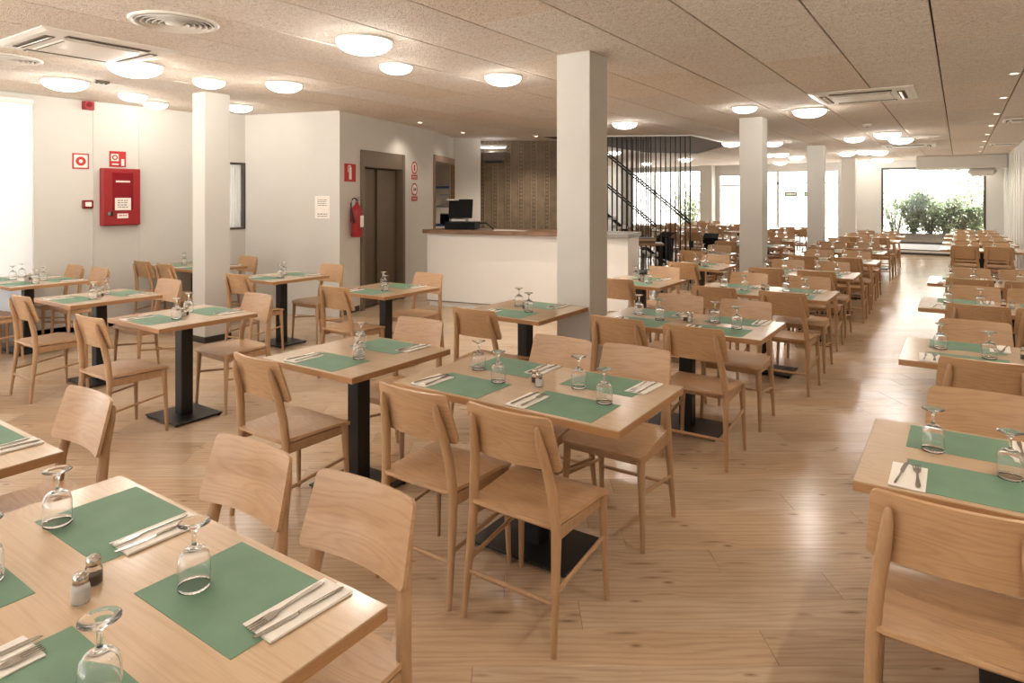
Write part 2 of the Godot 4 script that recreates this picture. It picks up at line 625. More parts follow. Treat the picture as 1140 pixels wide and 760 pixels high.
func ceiling() -> void:
	var root := Node3D.new()
	root.name = "ceiling"
	root.set_meta("kind", "structure")
	add_child(root)
	var csg := CSGCombiner3D.new()
	csg.name = "slab"
	var b := CSGBox3D.new()
	b.name = "block"
	b.size = Vector3(13.6, 0.18, 28.8)
	b.position = Vector3(-5.5, CEIL + 0.025 + 0.09, -10.5)
	b.material = M.slab
	csg.add_child(b)
	var hole := CSGPolygon3D.new()
	hole.name = "opening"
	hole.operation = CSGShape3D.OPERATION_SUBTRACTION
	var poly := PackedVector2Array()
	for p in well:
		poly.append(Vector2(p.x, p.y))
	hole.polygon = poly
	hole.mode = CSGPolygon3D.MODE_DEPTH
	hole.depth = 1.0
	hole.rotation.x = PI / 2
	hole.position.y = CEIL + 0.6
	hole.material = M.well
	csg.add_child(hole)
	root.add_child(csg)
	var W := 0.648
	var L := 2.4
	var r := RandomNumberGenerator.new()
	r.seed = 9
	var s := mb()
	box(s, Vector3.ZERO, Vector3(W - 0.012, 0.022, L - 0.004), 0.003)
	var whole := done(s)
	for i in range(-17, 3):
		var x0 := -0.15 + i * W
		var z0 := 3.5 + L
		var stagger: float = 0.0 if i % 2 == 0 else L * 0.5
		for j in 14:
			var za := 3.6 - j * L + stagger
			var zb := za - L
			if za > 3.6:
				za = 3.6
			if zb < -24.6:
				zb = -24.6
			if za - zb < 0.1 or x0 < -11.4 or x0 + W > 1.9:
				continue
			var mat: Material = M["wool%d" % (r.randi() % 3)]
			var rect := PackedVector2Array([Vector2(x0 + 0.006, zb + 0.002), Vector2(x0 + W - 0.006, zb + 0.002), Vector2(x0 + W - 0.006, za - 0.002), Vector2(x0 + 0.006, za - 0.002)])
			var cut := Geometry2D.clip_polygons(rect, well)
			var full := absf(za - zb - L) < 0.001 and cut.size() == 1 and cut[0].size() == 4 and Geometry2D.intersect_polygons(rect, well).is_empty()
			if full:
				part("panel", whole, mat, root, Vector3(x0 + W * 0.5, CEIL + 0.011, (za + zb) * 0.5))
			else:
				for piece in cut:
					var st := mb()
					extrude(st, piece, CEIL, CEIL + 0.022)
					make("panel", st, mat, root)
	# the stairwell above the opening
	var st := mb()
	for i in well.size():
		var p := well[i]
		var q := well[(i + 1) % well.size()]
		var n := Vector2((q - p).y, -(q - p).x).normalized()
		var mid := (p + q) * 0.5
		if Geometry2D.is_point_in_polygon(mid + n * 0.05, well):
			n = -n
		var c := mid + n * 0.052
		var d := (q - p).normalized()
		box(st, Vector3(c.x, 4.0, c.y), Vector3(p.distance_to(q) + 0.1, 2.36, 0.1), 0.0, Basis(Vector3(d.x, 0, d.y), Vector3.UP, Vector3(-d.y, 0, d.x)))
	extrude(st, well, 5.1, 5.2)
	make("stairwell", st, M.well, root)
	var tr := mb()
	for i in [0, 5]:
		var p := well[i]
		var q := well[(i + 1) % well.size()]
		var d := (q - p).normalized()
		var n := Vector2(-d.y, d.x)
		var c := (p + q) * 0.5
		box(tr, Vector3(c.x, CEIL - 0.006, c.y), Vector3(p.distance_to(q), 0.03, 0.03), 0.004, Basis(Vector3(d.x, 0, d.y), Vector3.UP, Vector3(-d.y, 0, d.x)))
	make("edge_trim", tr, M.white_plastic, root)

# glass pane with a frame in an opening of a wall that lies in the plane z = const or x = const
func glazed(called: String, c: Vector3, w: float, h: float, along_x: bool, frame: Material, bars := [], fw := 0.05) -> Node3D:
	var o := Node3D.new()
	o.name = numbered(called)
	o.set_meta("kind", "structure")
	add_child(o)
	o.position = c
	if not along_x:
		o.rotation.y = PI / 2
	var st := mb()
	for s in [-1.0, 1.0]:
		box(st, Vector3(s * (w - fw) * 0.5, 0, 0), Vector3(fw, h, 0.08), 0.004)
		box(st, Vector3(0, s * (h - fw) * 0.5, 0), Vector3(w - 2 * fw, fw, 0.08), 0.004)
	make("window_frame", st, frame, o)
	for bx in bars:
		var s2 := mb()
		box(s2, Vector3(bx - w * 0.5, 0, 0), Vector3(fw * 1.2, h - 2 * fw, 0.07), 0.004)
		make("mullion", s2, frame, o)
	var edges := [-w * 0.5 + fw]
	for bx in bars:
		edges.append(bx - w * 0.5 - fw * 0.6)
		edges.append(bx - w * 0.5 + fw * 0.6)
	edges.append(w * 0.5 - fw)
	for i in range(0, edges.size(), 2):
		var s3 := mb()
		var x0: float = edges[i]
		var x1: float = edges[i + 1]
		face(s3, [Vector3(x0, -h * 0.5 + fw, 0), Vector3(x1, -h * 0.5 + fw, 0), Vector3(x1, h * 0.5 - fw, 0), Vector3(x0, h * 0.5 - fw, 0)], Vector3.BACK)
		make("pane", s3, M.pane, o)
	return o

func shell() -> void:
	floor_planks()
	ceiling()
	# left wall: tall window with roller blinds, then the wall with the fire hose cabinet
	wall("wall_left", Vector2(-8.85, -5.15), Vector2(-8.85, 3.7), M.plaster, [[2.0, 8.5, 0.25, 2.70]], 0.0, CEIL + 0.2, 0.25).rotation = Vector3.ZERO
	wall("wall_left", Vector2(-8.5, -5.7), Vector2(-8.5, -5.12), M.plaster, [[0.06, 0.58, 1.18, 2.13]], 0.0, CEIL + 0.2, 0.55)
	# wall with the notice, turned with the building core
	wall("wall_back", Vector2(-6.99, -6.07), Vector2(-8.6, -5.608), M.plaster)
	# lift wall, the doorway to the kitchen, the white pier
	wall("wall_lift", Vector2(-7.73, -8.84), Vector2(-6.99, -6.07), M.plaster, [[2.867 - 1.78, 2.867 - 0.51, 0.0, 2.325]])
	wall("wall_kitchen", Vector2(-8.33, -10.13), Vector2(-7.73, -8.84), M.plaster, [[0.02, 1.40, 0.0, 2.40]], 0.0, CEIL + 0.2, 0.06)
	wall("wall_pier", Vector2(-8.06, -10.68), Vector2(-8.33, -10.13), M.plaster)
	wall("wall_right", Vector2(1.1, 3.7), Vector2(1.1, -24.7), M.plaster)
	wall("wall_front", Vector2(-9.1, 3.5), Vector2(1.3, 3.5), M.plaster, [[2.6, 7.4, 0.1, 2.7]])
	glazed("window_6", Vector3(-4.1, 1.40, 3.58), 4.8, 2.6, true, M.frame_grey, [1.6, 3.2])
	# behind the kitchen doorway
	wall("wall_kitchen", Vector2(-11.4, -12.9), Vector2(-11.4, -6.5), M.plaster)
	wall("wall_kitchen", Vector2(-11.4, -7.25), Vector2(-7.75, -8.2), M.plaster)
	# far wing
	wall("wall_wing", Vector2(-11.2, -24.7), Vector2(-11.2, -10.6), M.plaster)
	wall("wall_wing", Vector2(-11.2, -12.9), Vector2(-6.4, -12.45), M.plaster)
	# end wall, openings counted from its right end at x = 1.1
	wall("wall_end", Vector2(1.3, -24.5), Vector2(-11.4, -24.5), M.plaster, [[1.3 - 0.67, 1.3 + 2.11, 0.16, 2.60], [1.3 + 3.33, 1.3 + 5.74, 0.0, 2.60], [1.3 + 6.1, 1.3 + 7.4, 0.5, 2.48], [1.3 + 7.95, 1.3 + 10.95, 0.5, 2.68]])
	glazed("window_1", Vector3(-0.72, 1.38, -24.56), 2.78, 2.44, true, M.frame_dark, [], 0.06)
	glazed("window_2", Vector3(-6.75, 1.49, -24.56), 1.3, 1.98, true, M.frame_grey)
	glazed("window_3", Vector3(-9.45, 1.59, -24.56), 3.0, 2.18, true, M.frame_grey, [1.0, 2.0])
	var d := glazed("door_1", Vector3(-4.535, 1.30, -24.56), 2.41, 2.60, true, M.frame_grey, [0.42, 1.43], 0.07)
	var st := mb()
	box(st, Vector3(-0.66, -0.25, 0.06), Vector3(0.03, 0.16, 0.05), 0.01)
	tube(st, [Vector3(-0.66, -0.25, 0.06), Vector3(-0.66, -0.25, 0.10), Vector3(-0.50, -0.25, 0.10)], [0.012, 0.012, 0.012], 8)
	make("door_handle", st, M.rubber, d)
	st = mb()
	box(st, Vector3(0, 0.98 - 0.14, 0), Vector3(2.27, 0.05, 0.07), 0.004)
	make("transom", st, M.frame_grey, d)
	for x in [-0.36, 0.30]:
		st = mb()
		box(st, Vector3(x, 0.46, 0.012), Vector3(0.42, 0.17, 0.004))
		var g := make("exit_sticker", st, M.green_sign, d)
		st = mb()
		box(st, Vector3(x, 0.46, 0.016), Vector3(0.34, 0.07, 0.004))
		make("sticker_band", st, M.sign_white, g)
	# small window by the corner
	var sw := glazed("window_4", Vector3(-8.53, 1.655, -5.38), 0.52, 0.95, false, M.frame_dark, [], 0.026)
	st = mb()
	for k in 6:
		box(st, Vector3(-0.2 + k * 0.08, 0, -0.06), Vector3(0.065, 0.88, 0.006), 0.001, Basis(Vector3.UP, 0.25))
	make("vertical_blind", st, M.blind, sw)
	# tall window on the left with roller blinds
	glazed("window_5", Vector3(-8.98, 1.475, 0.10), 6.5, 2.45, false, M.frame_grey, [1.6, 3.2, 4.8])
	for k in 4:
		var zc := -2.33 + k * 1.62
		var bl := thing("roller_blind", Vector3(-8.80, 0, zc))
		tag(bl, ["white roller blind glowing with daylight beside the red alarm signs", "rolled up white blind second from the fire hose cabinet", "rolled up white blind third from the fire hose cabinet", "rolled up white blind fourth from the fire hose cabinet"][k], "blind", "roller blinds on the left window")
		st = mb()
		var low: float = 0.30 if k == 0 else 2.35
		box(st, Vector3(0, (low + 2.7) * 0.5, 0), Vector3(0.003, 2.7 - low, 1.58))
		make("cloth", st, M.blind, bl)
		st = mb()
		tube(st, [Vector3(0, 2.735, -0.79), Vector3(0, 2.735, 0.79)], [0.035, 0.035], 14)
		make("roller", st, M.white_plastic, bl)
		st = mb()
		box(st, Vector3(0, low - 0.01, 0), Vector3(0.018, 0.03, 1.58), 0.004)
		make("bottom_bar", st, M.white_plastic, bl)
	# skirting boards
	skirting("baseboard_left", Vector2(-8.85, -3.16), Vector2(-8.85, -5.15))
	skirting("baseboard_back", Vector2(-8.5, -5.637), Vector2(-6.99, -6.07))
	var u := (Vector2(-7.73, -8.84) - Vector2(-6.99, -6.07)).normalized()
	skirting("baseboard_lift", Vector2(-6.99, -6.07), Vector2(-6.99, -6.07) + u * 0.5)
	skirting("baseboard_lift", Vector2(-6.99, -6.07) + u * 1.79, Vector2(-7.73, -8.84))
	# panel joints on the left wall
	for z in [-3.78, -4.33]:
		st = mb()
		box(st, Vector3(-8.845, 1.45, z), Vector3(0.012, 2.7, 0.012), 0.002)
		structure("trim_%d" % (1 if z > -4 else 2), st, M.plaster)
	# dark door frame on the right wall
	st = mb()
	box(st, Vector3(1.085, 1.05, -16.35), Vector3(0.05, 2.1, 0.07), 0.004)
	box(st, Vector3(1.085, 1.05, -15.35), Vector3(0.05, 2.1, 0.07), 0.004)
	box(st, Vector3(1.085, 2.135, -15.85), Vector3(0.05, 0.07, 1.07), 0.004)
	structure("trim_3", st, M.frame_dark)
	for k in 9:
		st = mb()
		box(st, Vector3(1.094, 1.4, -17.2 - k * 0.8), Vector3(0.014, 2.8, 0.02), 0.003)
		structure("trim_4_%d" % k if false else numbered("trim_4"), st, M.panel_white)
	# the step under the end window
	st = mb()
	box(st, Vector3(-0.72, 0.075, -23.25), Vector3(3.62, 0.15, 2.5), 0.006)
	structure("window_step", st, M.panel_white)
	st = mb()
	box(st, Vector3(-0.72, 0.03, -21.992), Vector3(3.62, 0.06, 0.014), 0.002)
	box(st, Vector3(-0.72, 0.138, -21.992), Vector3(3.62, 0.022, 0.014), 0.002)
	structure("baseboard_step", st, M.skirting)
	# pillars
	var P := [["in the middle of the room", -2.77, -2.46, -4.72, -5.04], ["on the left beside the two-seat tables", -7.22, -6.97, -4.12, -4.43], ["second along the aisle from the camera", -2.72, -2.39, -10.02, -10.34], ["third along the aisle from the camera", -2.88, -2.54, -16.2, -16.52], ["fourth along the aisle near the glass entrance", -2.95, -2.57, -21.95, -22.3], ["in front of the far left windows", -7.95, -7.5, -24.0, -24.45]]
	for p in P:
		st = mb()
		box(st, Vector3((p[1] + p[2]) * 0.5, CEIL * 0.5, (p[3] + p[4]) * 0.5), Vector3(p[2] - p[1], CEIL, p[3] - p[4]), 0.006)
		var pil := make("pillar", st, M.plaster)
		tag(pil, "square white plastered pillar " + p[0], "pillar", "", "structure")
		if p[3] > -10.0:
			st = mb()
			for s in [-1.0, 1.0]:
				box(st, Vector3((p[1] + p[2]) * 0.5, 0.035, ((p[3] + p[4]) + s * (p[3] - p[4] + 0.012)) * 0.5), Vector3(p[2] - p[1] + 0.02, 0.07, 0.012), 0.002)
				box(st, Vector3(((p[1] + p[2]) + s * (p[2] - p[1] + 0.012)) * 0.5, 0.035, (p[3] + p[4]) * 0.5), Vector3(0.012, 0.07, p[3] - p[4]), 0.002)
			make("skirting", st, M.skirting, pil)
	# ventilation bulkhead above the end window
	st = mb()
	box(st, Vector3(0.03, 2.635, -22.7), Vector3(2.12, 0.37, 1.2), 0.03)
	box(st, Vector3(0.53, 2.36, -22.7), Vector3(0.66, 0.22, 1.0), 0.09)
	structure("trim_5", st, M.plaster)

# ---------------------------------------------------------------- furniture
var chairs := []
func make_chair(variant: int) -> Node3D:
	var t := thing("dining_chair")
	t.set_meta("category", "chair")
	var off := Vector3(variant * 0.37, variant * 0.21, variant * 0.29)
	# bent backrest, leaning back
	var st := mb()
	ply(st, func(tt): return 0.205 - 0.08 * tt, 0.205, 0.018, 0.011, func(x, tt): return off + Vector3(x, 0.638 + tt, 0.160 + 0.27 * tt + 0.016 - 0.75 * x * x), 14)
	make("backrest", st, M.ply, t, -off)
	# saddle seat
	st = mb()
	ply(st, func(tt): return 0.222 - 0.075 * tt, 0.415, 0.035, 0.014, func(x, tt): return off + Vector3(x, 0.452 - 0.016 * (1.0 - (x / 0.21) * (x / 0.21)) * sin(PI * clampf(tt / 0.43, 0, 1)) - 0.02 * pow(maxf(0, 1.0 - tt / 0.1), 2), -0.225 + tt), 12)
	make("seat", st, M.ply, t, -off)
	for s in [-1.0, 1.0]:
		st = mb()
		tube(st, [Vector3(s * 0.203, 0, 0.208), Vector3(s * 0.196, 0.2, 0.185), Vector3(s * 0.188, 0.42, 0.163), Vector3(s * 0.178, 0.55, 0.172), Vector3(s * 0.162, 0.66, 0.190), Vector3(s * 0.150, 0.75, 0.2165), Vector3(s * 0.146, 0.80, 0.228), Vector3(s * 0.1455, 0.81, 0.2295)], [0.0115, 0.0155, 0.0200, 0.0205, 0.0195, 0.0165, 0.0105, 0.004], 10)
		make("leg", st, M.leg, t)
		st = mb()
		tube(st, [Vector3(s * 0.208, 0, -0.205), Vector3(s * 0.202, 0.2, -0.198), Vector3(s * 0.196, 0.36, -0.192), Vector3(s * 0.195, 0.435, -0.190)], [0.0105, 0.014, 0.0185, 0.0185], 10)
		make("leg", st, M.leg, t)
		st = mb()
		tube(st, [Vector3(s * 0.197, 0.215, 0.183), Vector3(s * 0.201, 0.262, -0.197)], [0.009, 0.009], 8)
		make("stretcher", st, M.leg, t)
		st = mb()
		box(st, Vector3(s * 0.186, 0.410, -0.013), Vector3(0.018, 0.048, 0.35), 0.003)
		make("side_rail", st, M.leg, t)
	st = mb()
	tube(st, [Vector3(-0.197, 0.175, 0.188), Vector3(0.197, 0.175, 0.188)], [0.010, 0.010], 8)
	make("stretcher", st, M.leg, t)
	st = mb()
	box(st, Vector3(0, 0.408, -0.176), Vector3(0.36, 0.045, 0.018), 0.003)
	make("cross_rail", st, M.leg, t)
	st = mb()
	box(st, Vector3(0, 0.418, 0.125), Vector3(0.36, 0.028, 0.018), 0.003)
	make("cross_rail", st, M.leg, t)
	return t

func make_table(w: float, d: float, bw: float) -> Node3D:
	var t := thing("restaurant_table")
	t.set_meta("category", "table")
	var st := mb()
	box(st, Vector3(0, TOP - 0.0025, 0), Vector3(w, 0.005, d), 0.0012)
	make("tabletop", st, M.top, t)
	st = mb()
	box(st, Vector3(0, TOP - 0.019, 0), Vector3(w - 0.0006, 0.028, d - 0.0006), 0.001)
	make("edge_band", st, M.top_edge, t)
	st = mb()
	box(st, Vector3(0, 0.365, 0), Vector3(0.092, 0.71, 0.092), 0.006)
	make("column", st, M.black_metal, t)
	st = mb()
	box(st, Vector3(0, 0.016, 0), Vector3(bw, 0.012, 0.36), 0.003)
	make("base_plate", st, M.black_metal, t)
	st = mb()
	for sx in [-1, 1]:
		for sz in [-1, 1]:
			lathe(st, [Vector2(0, 0), Vector2(0.013, 0), Vector2(0.015, 0.01), Vector2(0, 0.01)], 10, Vector3(sx * (bw * 0.5 - 0.02), 0, sz * 0.16))
	make("feet", st, M.rubber, t)
	return t

func single(called: String, st: SurfaceTool, m: Material, category: String) -> Node3D:
	var o := make(called, st, m)
	o.set_meta("category", category)
	return o

var proto := {}
func make_small_things() -> void:
	# placemat
	var st := mb()
	box(st, Vector3(0, 0.0006, 0), Vector3(0.37, 0.0012, 0.265))
	proto.mat = single("placemat", st, M.mat, "placemat")
	# folded napkin: two plies, the upper one narrower and slightly askew
	var nap := thing("napkin")
	nap.set_meta("category", "napkin")
	st = mb()
	box(st, Vector3(0, 0.0015, 0), Vector3(0.098, 0.003, 0.205), 0.0007)
	make("lower_fold", st, M.napkin, nap)
	st = mb()
	box(st, Vector3(-0.022, 0.0042, 0.002), Vector3(0.052, 0.0024, 0.205), 0.0007, Basis(Vector3.UP, 0.015))
	make("upper_fold", st, M.napkin, nap)
	proto.napkin = nap
	# fork, handle towards +z
	st = mb()
	var p := PackedVector2Array([Vector2(-0.003, -0.02), Vector2(-0.0105, -0.04), Vector2(-0.012, -0.095), Vector2(-0.0095, -0.095), Vector2(-0.008, -0.058), Vector2(-0.0055, -0.058), Vector2(-0.0045, -0.095), Vector2(-0.002, -0.095), Vector2(-0.0012, -0.058), Vector2(0.0012, -0.058), Vector2(0.002, -0.095), Vector2(0.0045, -0.095), Vector2(0.0055, -0.058), Vector2(0.008, -0.058), Vector2(0.0095, -0.095), Vector2(0.012, -0.095), Vector2(0.0105, -0.04), Vector2(0.003, -0.02), Vector2(0.0035, 0.02), Vector2(0.0075, 0.085), Vector2(0.004, 0.098), Vector2(-0.004, 0.098), Vector2(-0.0075, 0.085), Vector2(-0.0035, 0.02)])
	extrude(st, p, 0.0, 0.0024)
	proto.fork = single("fork", st, M.steel, "fork")
	# knife, blade and handle
	var kn := thing("table_knife")
	kn.set_meta("category", "knife")
	st = mb()
	extrude(st, PackedVector2Array([Vector2(-0.004, 0.0), Vector2(-0.0085, -0.02), Vector2(-0.0085, -0.085), Vector2(-0.003, -0.105), Vector2(0.002, -0.108), Vector2(0.004, -0.09), Vector2(0.004, 0.0)]), 0.0008, 0.0024)
	make("blade", st, M.steel, kn)
	st = mb()
	tube(st, [Vector3(-0.001, 0.0035, -0.005), Vector3(-0.001, 0.0035, 0.04), Vector3(-0.001, 0.0035, 0.1), Vector3(-0.001, 0.0035, 0.108)], [0.003, 0.0035, 0.0038, 0.0015], 8)
	make("handle", st, M.steel, kn)
	proto.knife = kn
	# stemmed glass standing on its rim
	st = mb()
	lathe(st, [Vector2(0.0340, 0.0), Vector2(0.0344, 0.0), Vector2(0.0348, 0.012), Vector2(0.0352, 0.040), Vector2(0.0342, 0.062), Vector2(0.0305, 0.076), Vector2(0.0225, 0.0855), Vector2(0.0125, 0.0905), Vector2(0.0062, 0.0945), Vector2(0.0048, 0.102), Vector2(0.0048, 0.118), Vector2(0.0060, 0.126), Vector2(0.0110, 0.1335), Vector2(0.022, 0.1400), Vector2(0.0335, 0.1438), Vector2(0.0350, 0.1445), Vector2(0.0345, 0.1452), Vector2(0.020, 0.1430), Vector2(0.008, 0.1400), Vector2(0.0, 0.1390)], 24)
	lathe(st, [Vector2(0.0, 0.0865), Vector2(0.012, 0.0852), Vector2(0.0218, 0.0815), Vector2(0.0296, 0.0735), Vector2(0.0334, 0.0610), Vector2(0.0345, 0.040), Vector2(0.0341, 0.012), Vector2(0.0340, 0.0)], 24)
	proto.glass = single("wine_glass", st, M.glass, "glass")
	for kind in ["salt", "pepper"]:
		var s := thing(kind + "_shaker")
		s.set_meta("category", "shaker")
		st = mb()
		lathe(st, [Vector2(0, 0), Vector2(0.0165, 0), Vector2(0.0185, 0.003), Vector2(0.0185, 0.030), Vector2(0.0165, 0.040), Vector2(0.0125, 0.047), Vector2(0.0125, 0.050), Vector2(0, 0.050)], 16)
		make("glass_body", st, M.glass, s)
		st = mb()
		lathe(st, [Vector2(0, 0.003), Vector2(0.0155, 0.003), Vector2(0.0162, 0.006), Vector2(0.0162, 0.028 if kind == "salt" else 0.022), Vector2(0, 0.029 if kind == "salt" else 0.023)], 14)
		make("filling", st, M[kind], s)
		st = mb()
		lathe(st, [Vector2(0.0122, 0.044), Vector2(0.0155, 0.044), Vector2(0.0158, 0.056), Vector2(0.013, 0.063), Vector2(0.006, 0.066), Vector2(0, 0.0665)], 16)
		make("cap", st, M.chrome, s)
		proto[kind] = s

var used := {}
func place(kind: String, called: String, at: Vector3, turn: float, label: String, group: String) -> void:
	if not used.has(kind):
		used[kind] = true
		var o: Node3D = proto[kind]
		o.position = at
		o.rotation.y = turn
		tag(o, label, "", group)
	else:
		copy(proto[kind], called, at, turn, label, group)

# one place setting; far = the guest sits on the far side and faces the camera
func setting(x: float, edge: float, far: bool, seat: String, phrase: String, cutlery: bool, detail: Dictionary = {}) -> void:
	var turn := PI if far else 0.0
	var f := -1.0 if far else 1.0
	var j := func(a): return rng.randf_range(-a, a)
	var at := func(dx: float, dz: float, y: float) -> Vector3: return Vector3(x + dx * f, y, edge + dz * f)
	var w := " on " + phrase
	place("mat", "placemat", at.call(j.call(0.008), -0.152 + j.call(0.006), TOP + 0.0001), turn + j.call(0.015), "green paper placemat" + seat + w, "green paper placemats")
	var nx: float = -0.165 + j.call(0.012)
	var nz: float = -0.116 + j.call(0.008)
	var nt: float = turn + j.call(0.05)
	place("napkin", "napkin", at.call(nx, nz, TOP + 0.0014), nt, "folded white napkin" + seat + w, "paper napkins")
	if cutlery:
		var a1: float = -0.10 + j.call(0.08)
		place("knife", "table_knife", at.call(nx - 0.018, nz - 0.012, TOP + 0.0069), turn + a1, "steel table knife" + seat + w, "table knives")
		place("fork", "fork", at.call(nx + 0.024, nz - 0.012, TOP + 0.0070), turn - a1 * 0.6, "steel fork" + seat + w, "forks")
	place("glass", "wine_glass", at.call(detail.get("gx", 0.105 + j.call(0.025)), detail.get("gz", -0.282 + j.call(0.012)), TOP + 0.0014), j.call(3.0), "upturned stemmed glass" + seat + w, "upturned glasses")

func chair_at(x: float, z: float, turn: float, label: String) -> void:
	var k := rng.randi() % chairs.size()
	var c: Array = chairs[k]
	if not c[1]:
		c[1] = true
		var o: Node3D = c[0]
		o.position = Vector3(x, 0, z)
		o.rotation.y = turn
		tag(o, label, "", "beech dining chairs")
	else:
		copy(c[0], "dining_chair", Vector3(x, 0, z), turn, label, "beech dining chairs")

func table_set(key: String, xc: float, zc: float, phrase: String, o := {}) -> void:
	var four: bool = o.get("four", false)
	var kind := "table4" if four else "table2"
	var d: float = 0.70 if four else 0.75
	place(kind, "restaurant_table", Vector3(xc, 0, zc), 0.0, phrase.trim_prefix("the ") + (", pale wood on a black pedestal" if phrase.split(" ").size() < 10 else ", pale wood"), "pedestal tables")
	var near := zc + d * 0.5
	var farz := zc - d * 0.5
	var cut: bool = o.get("cutlery", zc > -10.5)
	var cx: Array = [-0.28, 0.28] if four else [0.0]
	var chx: float = o.get("spread", 0.255)
	var names: Array = [" left", " right"] if four else [""]
	for i in cx.size():
		for far in [false, true]:
			var seat: String = (", far side" if far else ", camera side") + names[i] + ","
			var tk := ("f" if far else "n") + str(i)
			if not (o.get("skip_set", []) as Array).has(tk):
				setting(xc + cx[i], farz if far else near, far, seat, phrase, cut, o.get("set_" + tk, {}))
			if (o.get("skip", []) as Array).has(tk):
				continue
			var px: float = xc + (0.0 if not four else (-chx if i == 0 else chx)) + rng.randf_range(-0.012, 0.012)
			var pull: float = o.get("pull_" + tk, rng.randf_range(-0.012, 0.025) + (0.05 if far else 0.06))
			var pz: float = (farz - pull) if far else (near + pull)
			if o.has("x_" + tk):
				px = o["x_" + tk]
			var tn: float = o.get("turn_" + tk, rng.randf_range(-0.035, 0.035))
			chair_at(px, pz, (PI if far else 0.0) + tn, "beech chair" + seat + " at " + phrase)
	var base := Vector3(xc, TOP + 0.0001, zc)
	if zc > -13.0:
		place("salt", "salt_shaker", base + Vector3(0.03, 0, 0.02), 0.0, "salt shaker with chrome cap on " + phrase, "salt shakers")
		place("pepper", "pepper_shaker", base + Vector3(-0.022, 0, -0.028), 0.0, "pepper shaker with chrome cap on " + phrase, "pepper shakers")

func furniture() -> void:
	for k in 3:
		chairs.append([make_chair(k), false])
	proto.table4 = make_table(1.18, 0.70, 0.52)
	proto.table2 = make_table(0.72, 0.75, 0.42)
	make_small_things()
	# row left of the aisle
	table_set("A0", -1.61, -0.67, "the big table in the bottom left corner", {"four": true, "skip": ["n0", "n1"], "x_f0": -1.86, "x_f1": -1.355, "pull_f0": 0.04, "pull_f1": 0.04, "set_n0": {"gx": 0.05, "gz": -0.24}, "set_n1": {"gx": 0.09, "gz": -0.22}, "set_f0": {"gx": 0.12, "gz": -0.25}, "set_f1": {"gx": 0.10, "gz": -0.20}, "turn_f0": 0.02, "turn_f1": 0.0})
	var az := [-2.62, -4.56, -6.47, -8.29, -10.2, -12.0, -13.6, -15.4, -17.2]
	var ax := [-1.65, -1.60, -1.52, -1.54, -1.50, -1.56, -1.70, -1.58, -1.60]
	for i in az.size():
		var opt := {"four": true}
		if i == 0:
			opt.merge({"x_n0": -1.87, "x_n1": -1.39, "x_f1": -1.41, "x_f0": -1.85, "pull_n0": 0.06, "pull_n1": 0.06, "turn_n0": 0.0, "turn_n1": 0.0, "turn_f1": 0.0, "pull_f1": 0.06, "pull_f0": 0.04})
		elif i == 2:
			opt.merge({"spread": 0.29, "pull_n0": 0.11, "pull_n1": 0.11})
		table_set("A", ax[i], az[i], "the %s table along the aisle" % ORD[i], opt)
	# row along the right-hand wall
	var rz := [-2.64, -4.50, -6.53, -8.37, -13.65, -15.42, -17.2, -18.9]
	for i in rz.size():
		table_set("R", 0.315, rz[i], "the %s table of the right-hand row" % ORD[i], {"four": true, "spread": 0.225, "x_n0": [-0.01, 0.10, 0.12, 0.09, 0.08, 0.09, 0.09, 0.09][i], "pull_n0": [0.06, 0.03, 0.06, 0.06, 0.1, 0.1, 0.1, 0.1][i]})
	# tables on the left
	table_set("S", -2.93, -0.63, "the small table cut by the left edge", {"x_f0": -2.91, "pull_f0": 0.02, "skip": ["n0"]})
	table_set("L", -2.81, -2.58, "the small table left of the centre table", {"x_n0": -2.88, "pull_n0": 0.03, "x_f0": -2.89, "pull_f0": 0.03})
	table_set("L", -4.79, -2.67, "the small table with the tall visible pedestal", {"x_n0": -4.79, "pull_n0": 0.07, "x_f0": -4.75, "pull_f0": 0.02})
	table_set("L", -6.34, -2.76, "the small table third from the left wall", {"x_n0": -6.27, "pull_n0": 0.04, "x_f0": -6.28, "pull_f0": 0.025})
	table_set("L", -8.245, -2.88, "the table beside the roller blind", {"four": true, "x_f0": -8.53, "x_f1": -8.0, "pull_f0": 0.02, "pull_f1": 0.06})
	table_set("L", -8.22, -4.74, "the table in the corner behind the left pillar", {"four": true, "x_n0": -8.39, "x_n1": -7.85, "x_f1": -7.9, "pull_n0": 0.05, "pull_n1": 0.05, "pull_f1": 0.0, "skip": ["f0"]})
	table_set("L", -6.28, -4.62, "the small table before the notice wall", {"x_n0": -6.17, "x_f0": -6.13, "pull_f0": 0.02})
	table_set("L", -4.58, -4.55, "the small table before the lift doors")
	table_set("L", -2.83, -4.335, "the small table against the middle pillar", {"x_n0": -2.85, "skip": ["f0"]})
	# behind the middle pillar
	table_set("B", -2.78, -6.49, "the small table beyond the middle pillar")
	table_set("B", -2.78, -8.42, "the second small table beyond the middle pillar")
	table_set("B", -3.28, -10.25, "the small table beside the second pillar")
	table_set("B", -3.25, -12.6, "the first table behind the second pillar", {"four": true})
	table_set("B", -3.35, -14.4, "the second table behind the second pillar", {"four": true})
	table_set("B", -3.75, -16.3, "the third table behind the second pillar", {"four": true})
	table_set("B", -3.6, -18.3, "the fourth table behind the second pillar", {"four": true})
	table_set("C", -5.3, -15.4, "the first table of the far wing", {"four": true})
	table_set("C", -5.4, -17.4, "the second table of the far wing", {"four": true})
	table_set("C", -5.3, -19.5, "the third table of the far wing", {"four": true})
	table_set("C", -7.2, -17.0, "the fourth table of the far wing", {"four": true})
	table_set("C", -7.2, -19.2, "the fifth table of the far wing", {"four": true})
	table_set("C", -7.0, -21.3, "the sixth table of the far wing", {"four": true})

